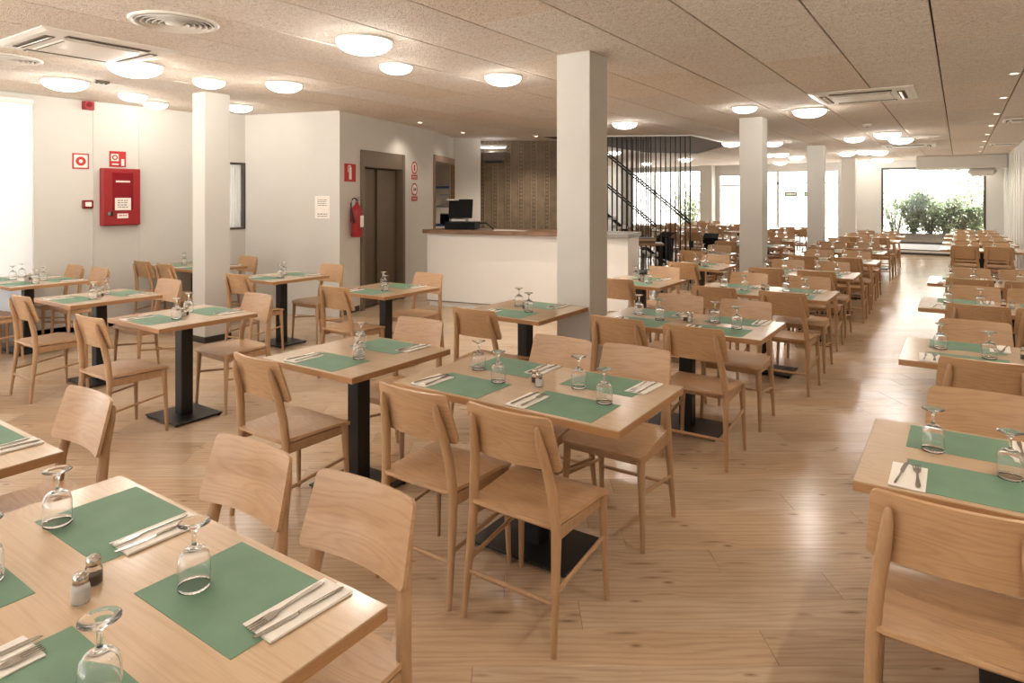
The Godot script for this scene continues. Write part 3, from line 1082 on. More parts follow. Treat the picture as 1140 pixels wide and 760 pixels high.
# ---------------------------------------------------------------- ceiling fittings
func dome_lamp(x: float, z: float, d: float, label: String, group: String, y := CEIL, strength := 1.0) -> void:
	var o := thing("ceiling_lamp", Vector3(x, y, z))
	tag(o, label, "lamp", group)
	var r := d * 0.5
	var h := d * 0.22
	var st := mb()
	lathe(st, [Vector2(r * 0.90, -0.018), Vector2(r * 0.97, -0.018), Vector2(r, -0.012), Vector2(r, 0.0), Vector2(r * 0.90, 0.0)], 32)
	make("mounting_ring", st, M.white_plastic, o)
	st = mb()
	var prof := []
	for k in 9:
		var a := PI * 0.5 * k / 8.0
		prof.append(Vector2(r * 0.965 * sin(a), -0.018 - h * cos(a)))
	prof.append(Vector2(r * 0.93, -0.004))
	prof.append(Vector2(0, -0.004))
	lathe(st, prof, 32)
	make("lamp_shade", st, M.dome, o)
	var l := OmniLight3D.new()
	l.name = "lamp_light"
	l.position = Vector3(0, -0.018 - h * 0.45, 0)
	l.light_color = Color(1.0, 0.975, 0.94)
	l.light_energy = 0.22 * pow(d / 0.4, 2.0) * strength
	l.light_size = 0.03
	l.omni_range = 30.0
	l.omni_attenuation = 2.0
	l.shadow_enabled = true
	o.add_child(l)

func downlight(x: float, z: float, label: String, group: String, e := 0.35) -> void:
	var o := thing("downlight", Vector3(x, CEIL, z))
	tag(o, label, "downlight", group)
	var st := mb()
	lathe(st, [Vector2(0.034, -0.004), Vector2(0.048, -0.005), Vector2(0.052, -0.002), Vector2(0.052, 0.0), Vector2(0.034, 0.0)], 20)
	make("bezel", st, M.white_plastic, o)
	st = mb()
	lathe(st, [Vector2(0, -0.003), Vector2(0.034, -0.003), Vector2(0.034, -0.001), Vector2(0, -0.001)], 20)
	make("lamp_lens", st, M.down, o)
	var l := SpotLight3D.new()
	l.name = "lamp_light"
	l.position = Vector3(0, -0.02, 0)
	l.rotation.x = -PI / 2
	l.spot_angle = 62.0
	l.spot_angle_attenuation = 0.7
	l.light_color = Color(1.0, 0.95, 0.88)
	l.light_energy = e
	l.light_size = 0.03
	l.spot_range = 30.0
	l.spot_attenuation = 2.0
	l.shadow_enabled = true
	o.add_child(l)

func cassette(x: float, z: float, w: float, label: String) -> void:
	var o := thing("air_conditioner", Vector3(x, CEIL, z))
	tag(o, label, "air conditioner", "ceiling air conditioners")
	var st := mb()
	var h := w * 0.5
	# shallow pyramid frame with a flat centre
	lathe(st, [Vector2(0, -0.022), Vector2(h * 0.62 * 1.414, -0.022), Vector2(h * 0.9 * 1.414, -0.020), Vector2(h * 1.414, -0.008), Vector2(h * 1.414, 0.0), Vector2(0, 0)], 4, Vector3.ZERO, Basis(Vector3.UP, PI / 4), -1)
	make("cover", st, M.white_plastic, o)
	st = mb()
	box(st, Vector3(0, -0.026, 0), Vector3(w * 0.56, 0.010, w * 0.56), 0.003)
	var gr := make("grille", st, M.white_plastic, o)
	st = mb()
	box(st, Vector3(0, -0.0315, w * 0.262), Vector3(w * 0.5, 0.002, w * 0.010))
	make("seam", st, M.vent_dark, gr)
	for k in 4:
		var b := Basis(Vector3.UP, PI / 2 * k)
		st = mb()
		box(st, b * Vector3(0, -0.0225, w * 0.375), Vector3(w * 0.6, 0.010, w * 0.07), 0.002, b)
		make("air_outlet", st, M.vent_dark, o)
		st = mb()
		box(st, b * Vector3(0, -0.029, w * 0.365), Vector3(w * 0.58, 0.004, w * 0.04), 0.001, b * Basis(Vector3.RIGHT, 0.35))
		make("louvre", st, M.white_plastic, o)

func round_vent(x: float, z: float, d: float, label: String) -> void:
	var o := thing("round_diffuser", Vector3(x, CEIL, z))
	tag(o, label, "vent", "round ceiling diffusers")
	var r := d * 0.5
	var st := mb()
	lathe(st, [Vector2(r * 0.88, -0.012), Vector2(r * 0.95, -0.014), Vector2(r, -0.004), Vector2(r, 0.0), Vector2(r * 0.88, 0.0)], 36)
	make("rim", st, M.white_plastic, o)
	st = mb()
	lathe(st, [Vector2(0, -0.002), Vector2(r * 0.88, -0.002), Vector2(r * 0.88, 0.0), Vector2(0, 0)], 36)
	make("backing", st, M.grey_top, o)
	for k in 5:
		var q := r * (0.26 + 0.13 * k)
		st = mb()
		lathe(st, [Vector2(q, -0.004), Vector2(q + r * 0.075, -0.022), Vector2(q + r * 0.09, -0.020), Vector2(q + r * 0.02, -0.003), Vector2(q, -0.004)], 36)
		make("cone_ring", st, M.white_plastic, o)
	st = mb()
	lathe(st, [Vector2(0, -0.020), Vector2(r * 0.2, -0.018), Vector2(r * 0.22, -0.004), Vector2(0, -0.004)], 28)
	make("centre_disc", st, M.white_plastic, o)

func ceiling_fittings() -> void:
	var left := [[-7.5, -2.94, 0.42], [-7.86, -3.78, 0.31], [-6.08, -2.94, 0.46], [-8.34, -4.28, 0.29], [-6.28, -3.76, 0.31], [-7.69, -5.02, 0.33], [-5.8, -4.30, 0.37], [-3.71, -3.46, 0.43], [-4.18, -4.28, 0.30], [-3.68, -5.24, 0.37]]
	for i in left.size():
		dome_lamp(left[i][0], left[i][1], left[i][2], "glowing opal dome lamp, %s from the left in the left-hand group" % ORD[i], "left-hand dome lamps")
	dome_lamp(-4.38, -9.59, 0.40, "glowing opal dome lamp just before the stair rods", "far dome lamps")
	var far := [[-4.05, -14.3, 0.40], [-2.32, -8.80, 0.32], [-4.33, -18.9, 0.30], [-3.30, -14.8, 0.39], [-4.93, -23.1, 0.42], [-3.99, -18.7, 0.43], [-3.87, -20.2, 0.43], [-1.67, -9.57, 0.44], [-2.45, -19.3, 0.40], [-1.72, -14.55, 0.38], [-2.67, -23.9, 0.38], [-1.95, -18.7, 0.46], [-1.72, -19.3, 0.44], [-2.07, -23.0, 0.46], [-1.09, -13.84, 0.46], [-1.88, -23.4, 0.40], [-0.97, -15.3, 0.46]]
	for i in far.size():
		dome_lamp(far[i][0], far[i][1], far[i][2], "glowing opal dome lamp, %s from the left in the far group" % ORD[i], "far dome lamps")
	var wing := [[-7.4, -15.5, 0.4], [-6.9, -19.5, 0.42], [-8.8, -21.0, 0.4]]
	for i in 3:
		dome_lamp(wing[i][0], wing[i][1], wing[i][2], "glowing opal dome lamp between the stair rods, %s from the camera" % ORD[i], "wing dome lamps")
	var up := [[-5.2, -13.2], [-6.0, -14.6], [-5.0, -15.4]]  # unseen lamps added upstairs to brighten the stairwell walls
	for i in 3:
		dome_lamp(up[i][0], up[i][1], 0.46, "opal dome lamp added high in the stairwell to brighten it, %s from the camera" % ORD[i], "wing dome lamps", 5.1, 8.0)
	# lamps of the same kind over the tables beside the camera
	var near := [[-2.6, -0.9, 0.43], [-4.6, -0.5, 0.4], [-6.6, -0.7, 0.42], [-1.3, 0.9, 0.4], [-3.6, 1.6, 0.43], [-6.4, 1.6, 0.4]]
	for i in near.size():
		dome_lamp(near[i][0], near[i][1], near[i][2], "opal dome lamp, %s above the tables beside the camera" % ORD[i], "near dome lamps")
	for k in 14:
		downlight(0.435, -0.58 - 1.83 * k + 0.0, "small recessed downlight, %s along the right-hand row" % ORD[k], "downlights over the right-hand row", 0.7)
	var core := [[-7.05, -7.75, "in front of the lift wall"], [-7.5, -9.4, "before the kitchen doorway"], [-6.77, -10.75, "behind the counter"], [-3.45, -6.35, "added behind the middle pillar to light the counter"], [-4.0, -7.45, "added at the right end of the counter to brighten it"]]  # the last two are added out of sight behind the pillar to light the counter
	for c in core:
		downlight(c[0], c[1], "small recessed downlight " + c[2], "downlights by the counter", 0.3 if c[0] < -7.0 else 1.5)
	cassette(-5.72, -2.40, 0.98, "square ceiling air conditioner with open louvres at top left")
	cassette(-0.92, -8.62, 1.04, "square ceiling air conditioner above the aisle, nearer one")
	cassette(-0.95, -17.5, 1.04, "square ceiling air conditioner above the aisle, farther one")
	cassette(0.80, -12.6, 0.5, "small ceiling air grille by the right edge")
	cassette(0.80, -18.1, 0.5, "small ceiling air grille above the far right tables")
	round_vent(-4.39, -2.38, 0.56, "white round ceiling diffuser with rings at top left")
	round_vent(-6.72, -2.2, 0.5, "white round ceiling diffuser cut by the left edge")
	var sd := thing("smoke_detector", Vector3(-1.23, CEIL, -11.98))
	tag(sd, "small white smoke detector on the ceiling above the aisle", "detector")
	var st := mb()
	lathe(st, [Vector2(0, -0.045), Vector2(0.04, -0.042), Vector2(0.065, -0.02), Vector2(0.07, 0), Vector2(0, 0)], 20)
	make("housing", st, M.white_plastic, sd)
	st = mb()
	lathe(st, [Vector2(0, -0.052), Vector2(0.025, -0.050), Vector2(0.028, -0.044), Vector2(0, -0.044)], 16)
	make("sensor_cap", st, M.vent_dark, sd)
	var sn := thing("ceiling_sensor", Vector3(-7.22, CEIL, -3.16))
	tag(sn, "tiny dark sensor strip on the ceiling by the left lamps", "sensor")
	st = mb()
	box(st, Vector3(0, -0.012, 0), Vector3(0.06, 0.024, 0.14), 0.004)
	make("housing", st, M.vent_dark, sn)
	st = mb()
	for k in 3:
		lathe(st, [Vector2(0, -0.034), Vector2(0.012, -0.030), Vector2(0.014, -0.023), Vector2(0, -0.023)], 10, Vector3(0, 0, (k - 1) * 0.045))
	make("sensor_eyes", st, M.rubber, sn)

# ---------------------------------------------------------------- things on the walls
# a node hanging on a wall: its +z looks into the room
func hung(called: String, at: Vector3, normal: Vector2) -> Node3D:
	return thing(called, at, atan2(normal.x, normal.y))

func plate(o: Node3D, called: String, c: Vector3, s: Vector3, m: Material, bevel := 0.0) -> MeshInstance3D:
	var st := mb()
	box(st, c, s, bevel)
	return make(called, st, m, o)

func disc(o: Node3D, called: String, c: Vector3, r: float, th: float, m: Material, inner := 0.0) -> MeshInstance3D:
	var st := mb()
	if inner > 0.0:
		lathe(st, [Vector2(inner, 0), Vector2(r, 0), Vector2(r, th), Vector2(inner, th), Vector2(inner, 0)], 28, c, Basis(Vector3.RIGHT, PI / 2), -1)
	else:
		lathe(st, [Vector2(0, 0), Vector2(r, 0), Vector2(r, th), Vector2(0, th)], 28, c, Basis(Vector3.RIGHT, PI / 2), -1)
	return make(called, st, m, o)

func text_lines(o: Node3D, c: Vector3, w: float, n: int, step: float, m: Material, sd: int) -> void:
	var r := RandomNumberGenerator.new()
	r.seed = sd
	var st := mb()
	for k in n:
		var x := -w * 0.5
		while x < w * 0.5 - 0.012:
			var l := minf(r.randf_range(0.012, 0.04), w * 0.5 - x)
			box(st, c + Vector3(x + l * 0.5, -k * step, 0), Vector3(l, step * 0.38, 0.0006))
			x += l + 0.008
	make("print", st, m, o)

func wall_things() -> void:
	var E := Vector2(1, 0)
	var W := -8.85
	# fire hose cabinet
	var o := hung("fire_hose_cabinet", Vector3(W, 1.28, -4.08), E)
	tag(o, "red fire hose cabinet with a dark window on the left wall", "cabinet")
	plate(o, "body", Vector3(0, 0.36, 0.04), Vector3(0.46, 0.72, 0.08), M.red, 0.008)
	plate(o, "door", Vector3(0, 0.36, 0.086), Vector3(0.44, 0.70, 0.012), M.red, 0.003)
	plate(o, "window", Vector3(0.005, 0.43, 0.094), Vector3(0.25, 0.47, 0.006), M.red_window, 0.001)
	plate(o, "label", Vector3(0.005, 0.555, 0.099), Vector3(0.17, 0.022, 0.004), M.sign_white)
	var lb := plate(o, "label", Vector3(0.005, 0.27, 0.099), Vector3(0.19, 0.155, 0.004), M.sign_white)
	text_lines(lb, Vector3(0.005, 0.315, 0.1016), 0.13, 4, 0.028, M.print, 3)
	var l2 := plate(o, "label", Vector3(0.005, 0.12, 0.094), Vector3(0.13, 0.06, 0.004), M.sign_white)
	text_lines(l2, Vector3(0.005, 0.125, 0.0966), 0.09, 1, 0.03, M.red_sign, 4)
	var hd := disc(o, "lock", Vector3(-0.155, 0.15, 0.092), 0.026, 0.014, M.steel)
	plate(hd, "handle", Vector3(-0.13, 0.15, 0.112), Vector3(0.02, 0.06, 0.012), M.rubber, 0.003)
	# hose sign above it
	o = hung("hose_sign", Vector3(W, 2.02, -4.065), E)
	tag(o, "small red hose sign above the fire hose cabinet", "sign")
	plate(o, "board", Vector3(0, 0.10, 0.003), Vector3(0.20, 0.20, 0.006), M.red_sign, 0.001)
	plate(o, "pictogram", Vector3(-0.035, 0.12, 0.0065), Vector3(0.09, 0.09, 0.002), M.sign_white)
	disc(o, "pictogram", Vector3(-0.035, 0.12, 0.0072), 0.034, 0.002, M.red_sign, 0.018)
	plate(o, "pictogram", Vector3(0.06, 0.06, 0.0065), Vector3(0.035, 0.085, 0.002), M.sign_white)
	plate(o, "pictogram", Vector3(-0.03, 0.035, 0.0065), Vector3(0.08, 0.016, 0.002), M.sign_white)
	# alarm sign with a ring
	o = hung("alarm_sign", Vector3(W, 1.98, -3.64), E)
	tag(o, "white square sign with red border and red ring", "sign")
	plate(o, "border", Vector3(0, 0.095, 0.002), Vector3(0.185, 0.19, 0.004), M.red_sign, 0.001)
	plate(o, "field", Vector3(0, 0.095, 0.0045), Vector3(0.15, 0.155, 0.002), M.sign_white)
	disc(o, "ring", Vector3(0, 0.095, 0.0057), 0.056, 0.002, M.red_sign, 0.022)
	# sounder
	o = hung("alarm_sounder", Vector3(W, 2.705, -3.70), E)
	tag(o, "red round fire alarm sounder just below the ceiling", "alarm")
	plate(o, "back_box", Vector3(0.015, 0.055, 0.02), Vector3(0.13, 0.105, 0.04), M.red, 0.006)
	disc(o, "horn", Vector3(0, 0.055, 0.04), 0.050, 0.045, M.red)
	disc(o, "lens", Vector3(0, 0.055, 0.086), 0.030, 0.010, M.red_window)
	# call point
	o = hung("call_point", Vector3(W, 1.50, -3.71), E)
	tag(o, "small red manual call point with a white centre", "call point")
	plate(o, "housing", Vector3(0, 0.05, 0.02), Vector3(0.12, 0.10, 0.04), M.red_window, 0.008)
	plate(o, "press_plate", Vector3(0.0, 0.05, 0.041), Vector3(0.07, 0.055, 0.004), M.sign_white)
	# paper notice on the slanted wall
	var a := Vector2(-8.49, -5.64)
	var d := (Vector2(-6.99, -6.07) - a).normalized()
	var n := Vector2(-d.y, d.x)
	var q := a + d * 1.285
	o = hung("paper_notice", Vector3(q.x, 1.35, q.y), n)
	tag(o, "white printed notice taped on the wall left of the lift", "notice")
	plate(o, "sheet", Vector3(0, 0.15, 0.002), Vector3(0.235, 0.31, 0.002), M.sign_white)
	text_lines(o, Vector3(0, 0.25, 0.0034), 0.15, 4, 0.025, M.print, 5)
	text_lines(o, Vector3(0, 0.055, 0.0034), 0.16, 2, 0.03, M.print, 6)
	# lift wall
	a = Vector2(-6.99, -6.07)
	d = (Vector2(-7.73, -8.84) - a).normalized()
	n = Vector2(-d.y, d.x)
	var at := func(s: float, y: float) -> Vector3: return Vector3(a.x + d.x * s, y, a.y + d.y * s)
	o = hung("extinguisher_sign", at.call(0.25, 1.86), n)
	tag(o, "red square sign with a white extinguisher pictogram", "sign")
	plate(o, "board", Vector3(0, 0.12, 0.003), Vector3(0.28, 0.25, 0.006), M.red_sign, 0.001)
	plate(o, "pictogram", Vector3(0.0, 0.10, 0.007), Vector3(0.06, 0.15, 0.002), M.sign_white)
	disc(o, "pictogram", Vector3(0.0, 0.175, 0.006), 0.030, 0.002, M.sign_white)
	plate(o, "pictogram", Vector3(-0.02, 0.215, 0.007), Vector3(0.07, 0.014, 0.002), M.sign_white)
	plate(o, "pictogram", Vector3(-0.055, 0.17, 0.007), Vector3(0.012, 0.09, 0.002), M.sign_white)
	# extinguisher
	o = hung("fire_extinguisher", at.call(0.285, 1.08), n)
	tag(o, "red fire extinguisher with black hose hung beside the lift", "extinguisher")
	var st := mb()
	lathe(st, [Vector2(0, 0), Vector2(0.070, 0.0), Vector2(0.078, 0.012), Vector2(0.078, 0.36), Vector2(0.066, 0.41), Vector2(0.035, 0.445), Vector2(0.024, 0.455), Vector2(0.024, 0.48), Vector2(0, 0.48)], 24, Vector3(0, 0, 0.09))
	make("cylinder", st, M.red, o)
	plate(o, "label", Vector3(0.01, 0.22, 0.166), Vector3(0.08, 0.16, 0.006), M.sign_white, 0.001)
	st = mb()
	lathe(st, [Vector2(0, 0.48), Vector2(0.022, 0.48), Vector2(0.022, 0.53), Vector2(0, 0.53)], 14, Vector3(0, 0, 0.09))
	box(st, Vector3(0.035, 0.545, 0.09), Vector3(0.12, 0.012, 0.02), 0.003, Basis(Vector3.BACK, 0.25))
	box(st, Vector3(0.035, 0.52, 0.09), Vector3(0.10, 0.010, 0.02), 0.003)
	make("valve", st, M.steel, o)
	st = mb()
	tube(st, [Vector3(-0.01, 0.51, 0.10), Vector3(-0.06, 0.545, 0.10), Vector3(-0.13, 0.535, 0.11), Vector3(-0.175, 0.47, 0.11), Vector3(-0.165, 0.38, 0.11), Vector3(-0.13, 0.28, 0.11), Vector3(-0.10, 0.20, 0.11)], [0.010, 0.010, 0.010, 0.010, 0.010, 0.012, 0.016], 8)
	make("hose", st, M.rubber, o)
	st = mb()
	box(st, Vector3(0, 0.30, 0.006), Vector3(0.05, 0.2, 0.012), 0.002)
	make("bracket", st, M.rubber, o)
	# lift
	o = hung("lift_doors", at.call(1.145, 0.0), n)
	tag(o, "brown metal lift doors closed in their steel frame", "lift")
	for s in [-1.0, 1.0]:
		plate(o, "jamb", Vector3(s * 0.600, 1.16, -0.06), Vector3(0.07, 2.32, 0.20), M.lift_frame, 0.004)
	plate(o, "header", Vector3(0, 2.20, -0.06), Vector3(1.13, 0.245, 0.18), M.lift_frame, 0.004)
	plate(o, "door_leaf", Vector3(-0.27, 1.03, -0.13), Vector3(0.53, 2.06, 0.03), M.lift, 0.003)
	plate(o, "door_leaf", Vector3(0.25, 1.03, -0.095), Vector3(0.56, 2.06, 0.03), M.lift, 0.003)
	plate(o, "sill", Vector3(0, 0.006, -0.08), Vector3(1.13, 0.012, 0.16), M.steel, 0.002)
	plate(o, "shaft_back", Vector3(0, 1.15, -0.19), Vector3(1.27, 2.3, 0.02), M.rubber)
	# prohibition signs right of the lift
	for k in 2:
		o = hung("lift_notice", at.call(2.16, 1.93 - k * 0.36), n)
		tag(o, ["upper round prohibition sign with a red plate right of the lift", "lower round prohibition sign with a red plate right of the lift"][k], "sign", "signs beside the lift")
		disc(o, "ring", Vector3(0, 0.20, 0.001), 0.105, 0.004, M.red_sign, 0.082)
		disc(o, "field", Vector3(0, 0.20, 0.001), 0.082, 0.003, M.sign_white)
		if k == 0:
			plate(o, "pictogram", Vector3(0, 0.20, 0.005), Vector3(0.045, 0.10, 0.002), M.red_sign)
		else:
			plate(o, "pictogram", Vector3(-0.02, 0.20, 0.005), Vector3(0.03, 0.07, 0.002), M.print)
			disc(o, "pictogram", Vector3(0.03, 0.20, 0.0045), 0.028, 0.002, M.print)
		var pl := plate(o, "text_plate", Vector3(0, 0.045, 0.003), Vector3(0.20, 0.075, 0.004), M.red_sign)
		text_lines(pl, Vector3(0, 0.055, 0.0056), 0.15, 2, 0.022, M.sign_white, 8 + k)

# ---------------------------------------------------------------- counter, kitchen, stairs
func counter_area() -> void:
	var a := Vector2(-6.66, -7.37)
	var b := Vector2(-3.57, -7.94)
	var d := (b - a).normalized()
	var turn := atan2(-d.y, d.x)
	var L := a.distance_to(b)
	var o := thing("service_counter", Vector3(a.x, 0, a.y), turn)
	tag(o, "long white service counter with a brown wooden top", "counter")
	plate(o, "body", Vector3(L * 0.5, 0.58, -0.40), Vector3(L - 0.06, 1.04, 0.62), M.panel_white, 0.006)
	plate(o, "plinth", Vector3(L * 0.5, 0.035, -0.41), Vector3(L - 0.10, 0.07, 0.58), M.panel_white, 0.004)
	plate(o, "foot_rail", Vector3(L * 0.5, 0.085, -0.085), Vector3(L - 0.06, 0.014, 0.012), M.lift_frame, 0.003)
	plate(o, "worktop", Vector3(L * 0.5 - 0.35, 1.125, -0.37), Vector3(L - 0.70, 0.055, 0.74), M.counter_top, 0.004)
	plate(o, "end_top", Vector3(L - 0.33, 1.125, -0.37), Vector3(0.66, 0.055, 0.74), M.grey_top, 0.004)
	# till
	var t := thing("cash_register", Vector3(a.x + d.x * 0.42 + d.y * 0.4, 1.153, a.y + d.y * 0.42 - d.x * 0.4), turn + 0.25)
	tag(t, "black touchscreen till with silver base on the counter", "till")
	plate(t, "drawer", Vector3(0.05, 0.055, 0), Vector3(0.46, 0.11, 0.42), M.pos_black, 0.006)
	plate(t, "base", Vector3(0.0, 0.135, -0.02), Vector3(0.24, 0.05, 0.2), M.pos_silver, 0.01)
	plate(t, "neck", Vector3(0.0, 0.22, -0.02), Vector3(0.14, 0.16, 0.06), M.pos_silver, 0.01)
	var st := mb()
	box(st, Vector3(0.03, 0.31, 0.05), Vector3(0.37, 0.29, 0.035), 0.006, Basis(Vector3.RIGHT, -0.22))
	make("display", st, M.pos_black, t)
	st = mb()
	box(st, Vector3(-0.1, 0.442, 0.03), Vector3(0.2, 0.025, 0.02), 0.003, Basis(Vector3.RIGHT, -0.22))
	make("top_strip", st, M.pos_silver, t)
	t = thing("cable_bundle", Vector3(a.x + d.x * 0.95 + d.y * 0.32, 1.153, a.y + d.y * 0.95 - d.x * 0.32), turn)
	tag(t, "loop of black cable lying beside the till", "cable")
	st = mb()
	tube(st, [Vector3(-0.2, 0.012, 0), Vector3(-0.12, 0.10, 0.02), Vector3(-0.02, 0.10, 0.03), Vector3(0.06, 0.04, 0.03), Vector3(0.10, 0.012, 0.04)], [0.012, 0.012, 0.012, 0.012, 0.012], 8)
	make("cord", st, M.rubber, t)
	t = thing("paper_stack", Vector3(a.x + d.x * 1.25 + d.y * 0.25, 1.153, a.y + d.y * 1.25 - d.x * 0.25), turn + 0.1)
	tag(t, "few white papers lying flat on the brown counter top", "papers")
	plate(t, "sheet", Vector3(0, 0.003, 0), Vector3(0.3, 0.006, 0.21), M.sign_white)
	plate(t, "sheet", Vector3(0.24, 0.0015, 0.03), Vector3(0.21, 0.003, 0.15), M.sign_white)
	# exposed concrete wall with ribs behind the counter
	a = Vector2(-8.42, -10.845)
	b = Vector2(-6.75, -11.98)
	var wl := wall("wall_concrete", b, a, M.concrete, [], 0.0, CEIL + 0.1)
	d = (b - a).normalized()
	var n := Vector2(-d.y, d.x)
	if n.y < 0:
		n = -n
	L = a.distance_to(b)
	var bs := Basis(Vector3(d.x, 0, d.y), Vector3.UP, Vector3(n.x, 0, n.y))
	var rivet := mb()
	lathe(rivet, [Vector2(0.022, 0), Vector2(0.016, 0.012), Vector2(0, 0.014)], 6, Vector3.ZERO, Basis(Vector3.RIGHT, PI / 2))
	for k in 8:
		var s := 0.22 + k * 0.27
		if s > L - 0.05:
			continue
		st = mb()
		for e in [-0.05, 0.05]:
			var c: Vector2 = a + d * (s + e) + n * 0.015
			box(st, Vector3(c.x, 1.4, c.y), Vector3(0.022, 2.8, 0.03), 0.003, bs)
		for j in 24:
			var q := a + d * s + n * 0.014
			box(st, Vector3(q.x, 0.9 + j * 0.08, q.y), Vector3(0.045, 0.042, 0.028), 0.004, bs)
		make("rib", st, M.concrete_rib, wl)
	# tube light and dark duct at the left of the concrete wall
	var c0 := Vector2(-8.0, -11.0)
	o = thing("tube_light", Vector3(-7.92, 2.66, -10.88), atan2(-d.y, d.x))
	tag(o, "white fluorescent tube light high on the concrete wall", "lamp")
	plate(o, "housing", Vector3(0, 0.03, 0), Vector3(0.62, 0.04, 0.08), M.white_plastic, 0.006)
	st = mb()
	tube(st, [Vector3(-0.28, -0.005, 0), Vector3(0.28, -0.005, 0)], [0.014, 0.014], 10)
	make("lamp_tube", st, M.tube, o)
	var l := OmniLight3D.new()
	l.name = "lamp_light"
	l.position = Vector3(0, -0.05, 0.02)
	l.light_energy = 0.05
	l.light_size = 0.05
	l.omni_range = 20
	l.omni_attenuation = 2
	l.shadow_enabled = true
	o.add_child(l)
	o = thing("wall_fan_unit", Vector3(-7.92, 2.35, -10.95), atan2(-d.y, d.x))
	tag(o, "dark grey fan unit below the tube light on the concrete wall", "fan unit")
	plate(o, "housing", Vector3(0, 0.12, 0), Vector3(0.5, 0.22, 0.26), M.vent_dark, 0.03)
	plate(o, "outlet", Vector3(0, 0.02, 0.10), Vector3(0.36, 0.05, 0.08), M.rubber, 0.01)
	# kitchen rack seen through the doorway
	o = thing("storage_rack", Vector3(-9.05, 0, -10.75), 0.6)
	tag(o, "blue metal storage rack seen through the kitchen doorway", "rack")
	for sx in [-0.28, 0.28]:
		for sz in [-0.2, 0.2]:
			plate(o, "upright", Vector3(sx, 1.0, sz), Vector3(0.04, 2.0, 0.04), M.blue, 0.004)
	for k in 5:
		plate(o, "shelf", Vector3(0, 0.25 + k * 0.4, 0), Vector3(0.60, 0.04, 0.44), M.blue if k % 2 == 0 else M.pos_silver, 0.004)
	for k in 4:
		var bx := thing("storage_box", Vector3(-9.05, 0.27 + k * 0.4, -10.75), 0.6)
		tag(bx, ["white box on the lowest shelf of the blue rack", "grey box on the second shelf of the blue rack", "black box on the third shelf of the blue rack", "white box on the fourth shelf of the blue rack"][k], "box", "boxes on the blue rack")
		plate(bx, "carton", Vector3(0.05, 0.11, 0), Vector3(0.3, 0.2, 0.3), [M.sign_white, M.pos_silver, M.pos_black, M.sign_white][k], 0.006)
		plate(bx, "lid", Vector3(0.05, 0.217, 0), Vector3(0.31, 0.014, 0.31), [M.pos_silver, M.sign_white, M.pos_silver, M.blue][k], 0.003)
	downlight(-9.5, -11.5, "downlight added inside the kitchen to brighten it", "", 2.6)  # added lamp that brightens the room behind the doorway
	st = mb()
	var u := (Vector2(-8.33, -10.13) - Vector2(-7.73, -8.84)).normalized()
	var nn := Vector2(u.y, -u.x)
	for s in [0.02, 1.395]:
		var c: Vector2 = Vector2(-7.73, -8.84) + u * s
		box(st, Vector3(c.x, 1.2, c.y), Vector3(0.03, 2.4, 0.08), 0.004, Basis(Vector3(u.x, 0, u.y), Vector3.UP, Vector3(-u.y, 0, u.x)))
	var cm := Vector2(-7.73, -8.84) + u * 0.71
	box(st, Vector3(cm.x, 2.34, cm.y), Vector3(1.34, 0.12, 0.08), 0.004, Basis(Vector3(u.x, 0, u.y), Vector3.UP, Vector3(-u.y, 0, u.x)))
	structure("door_2", st, M.counter_top)

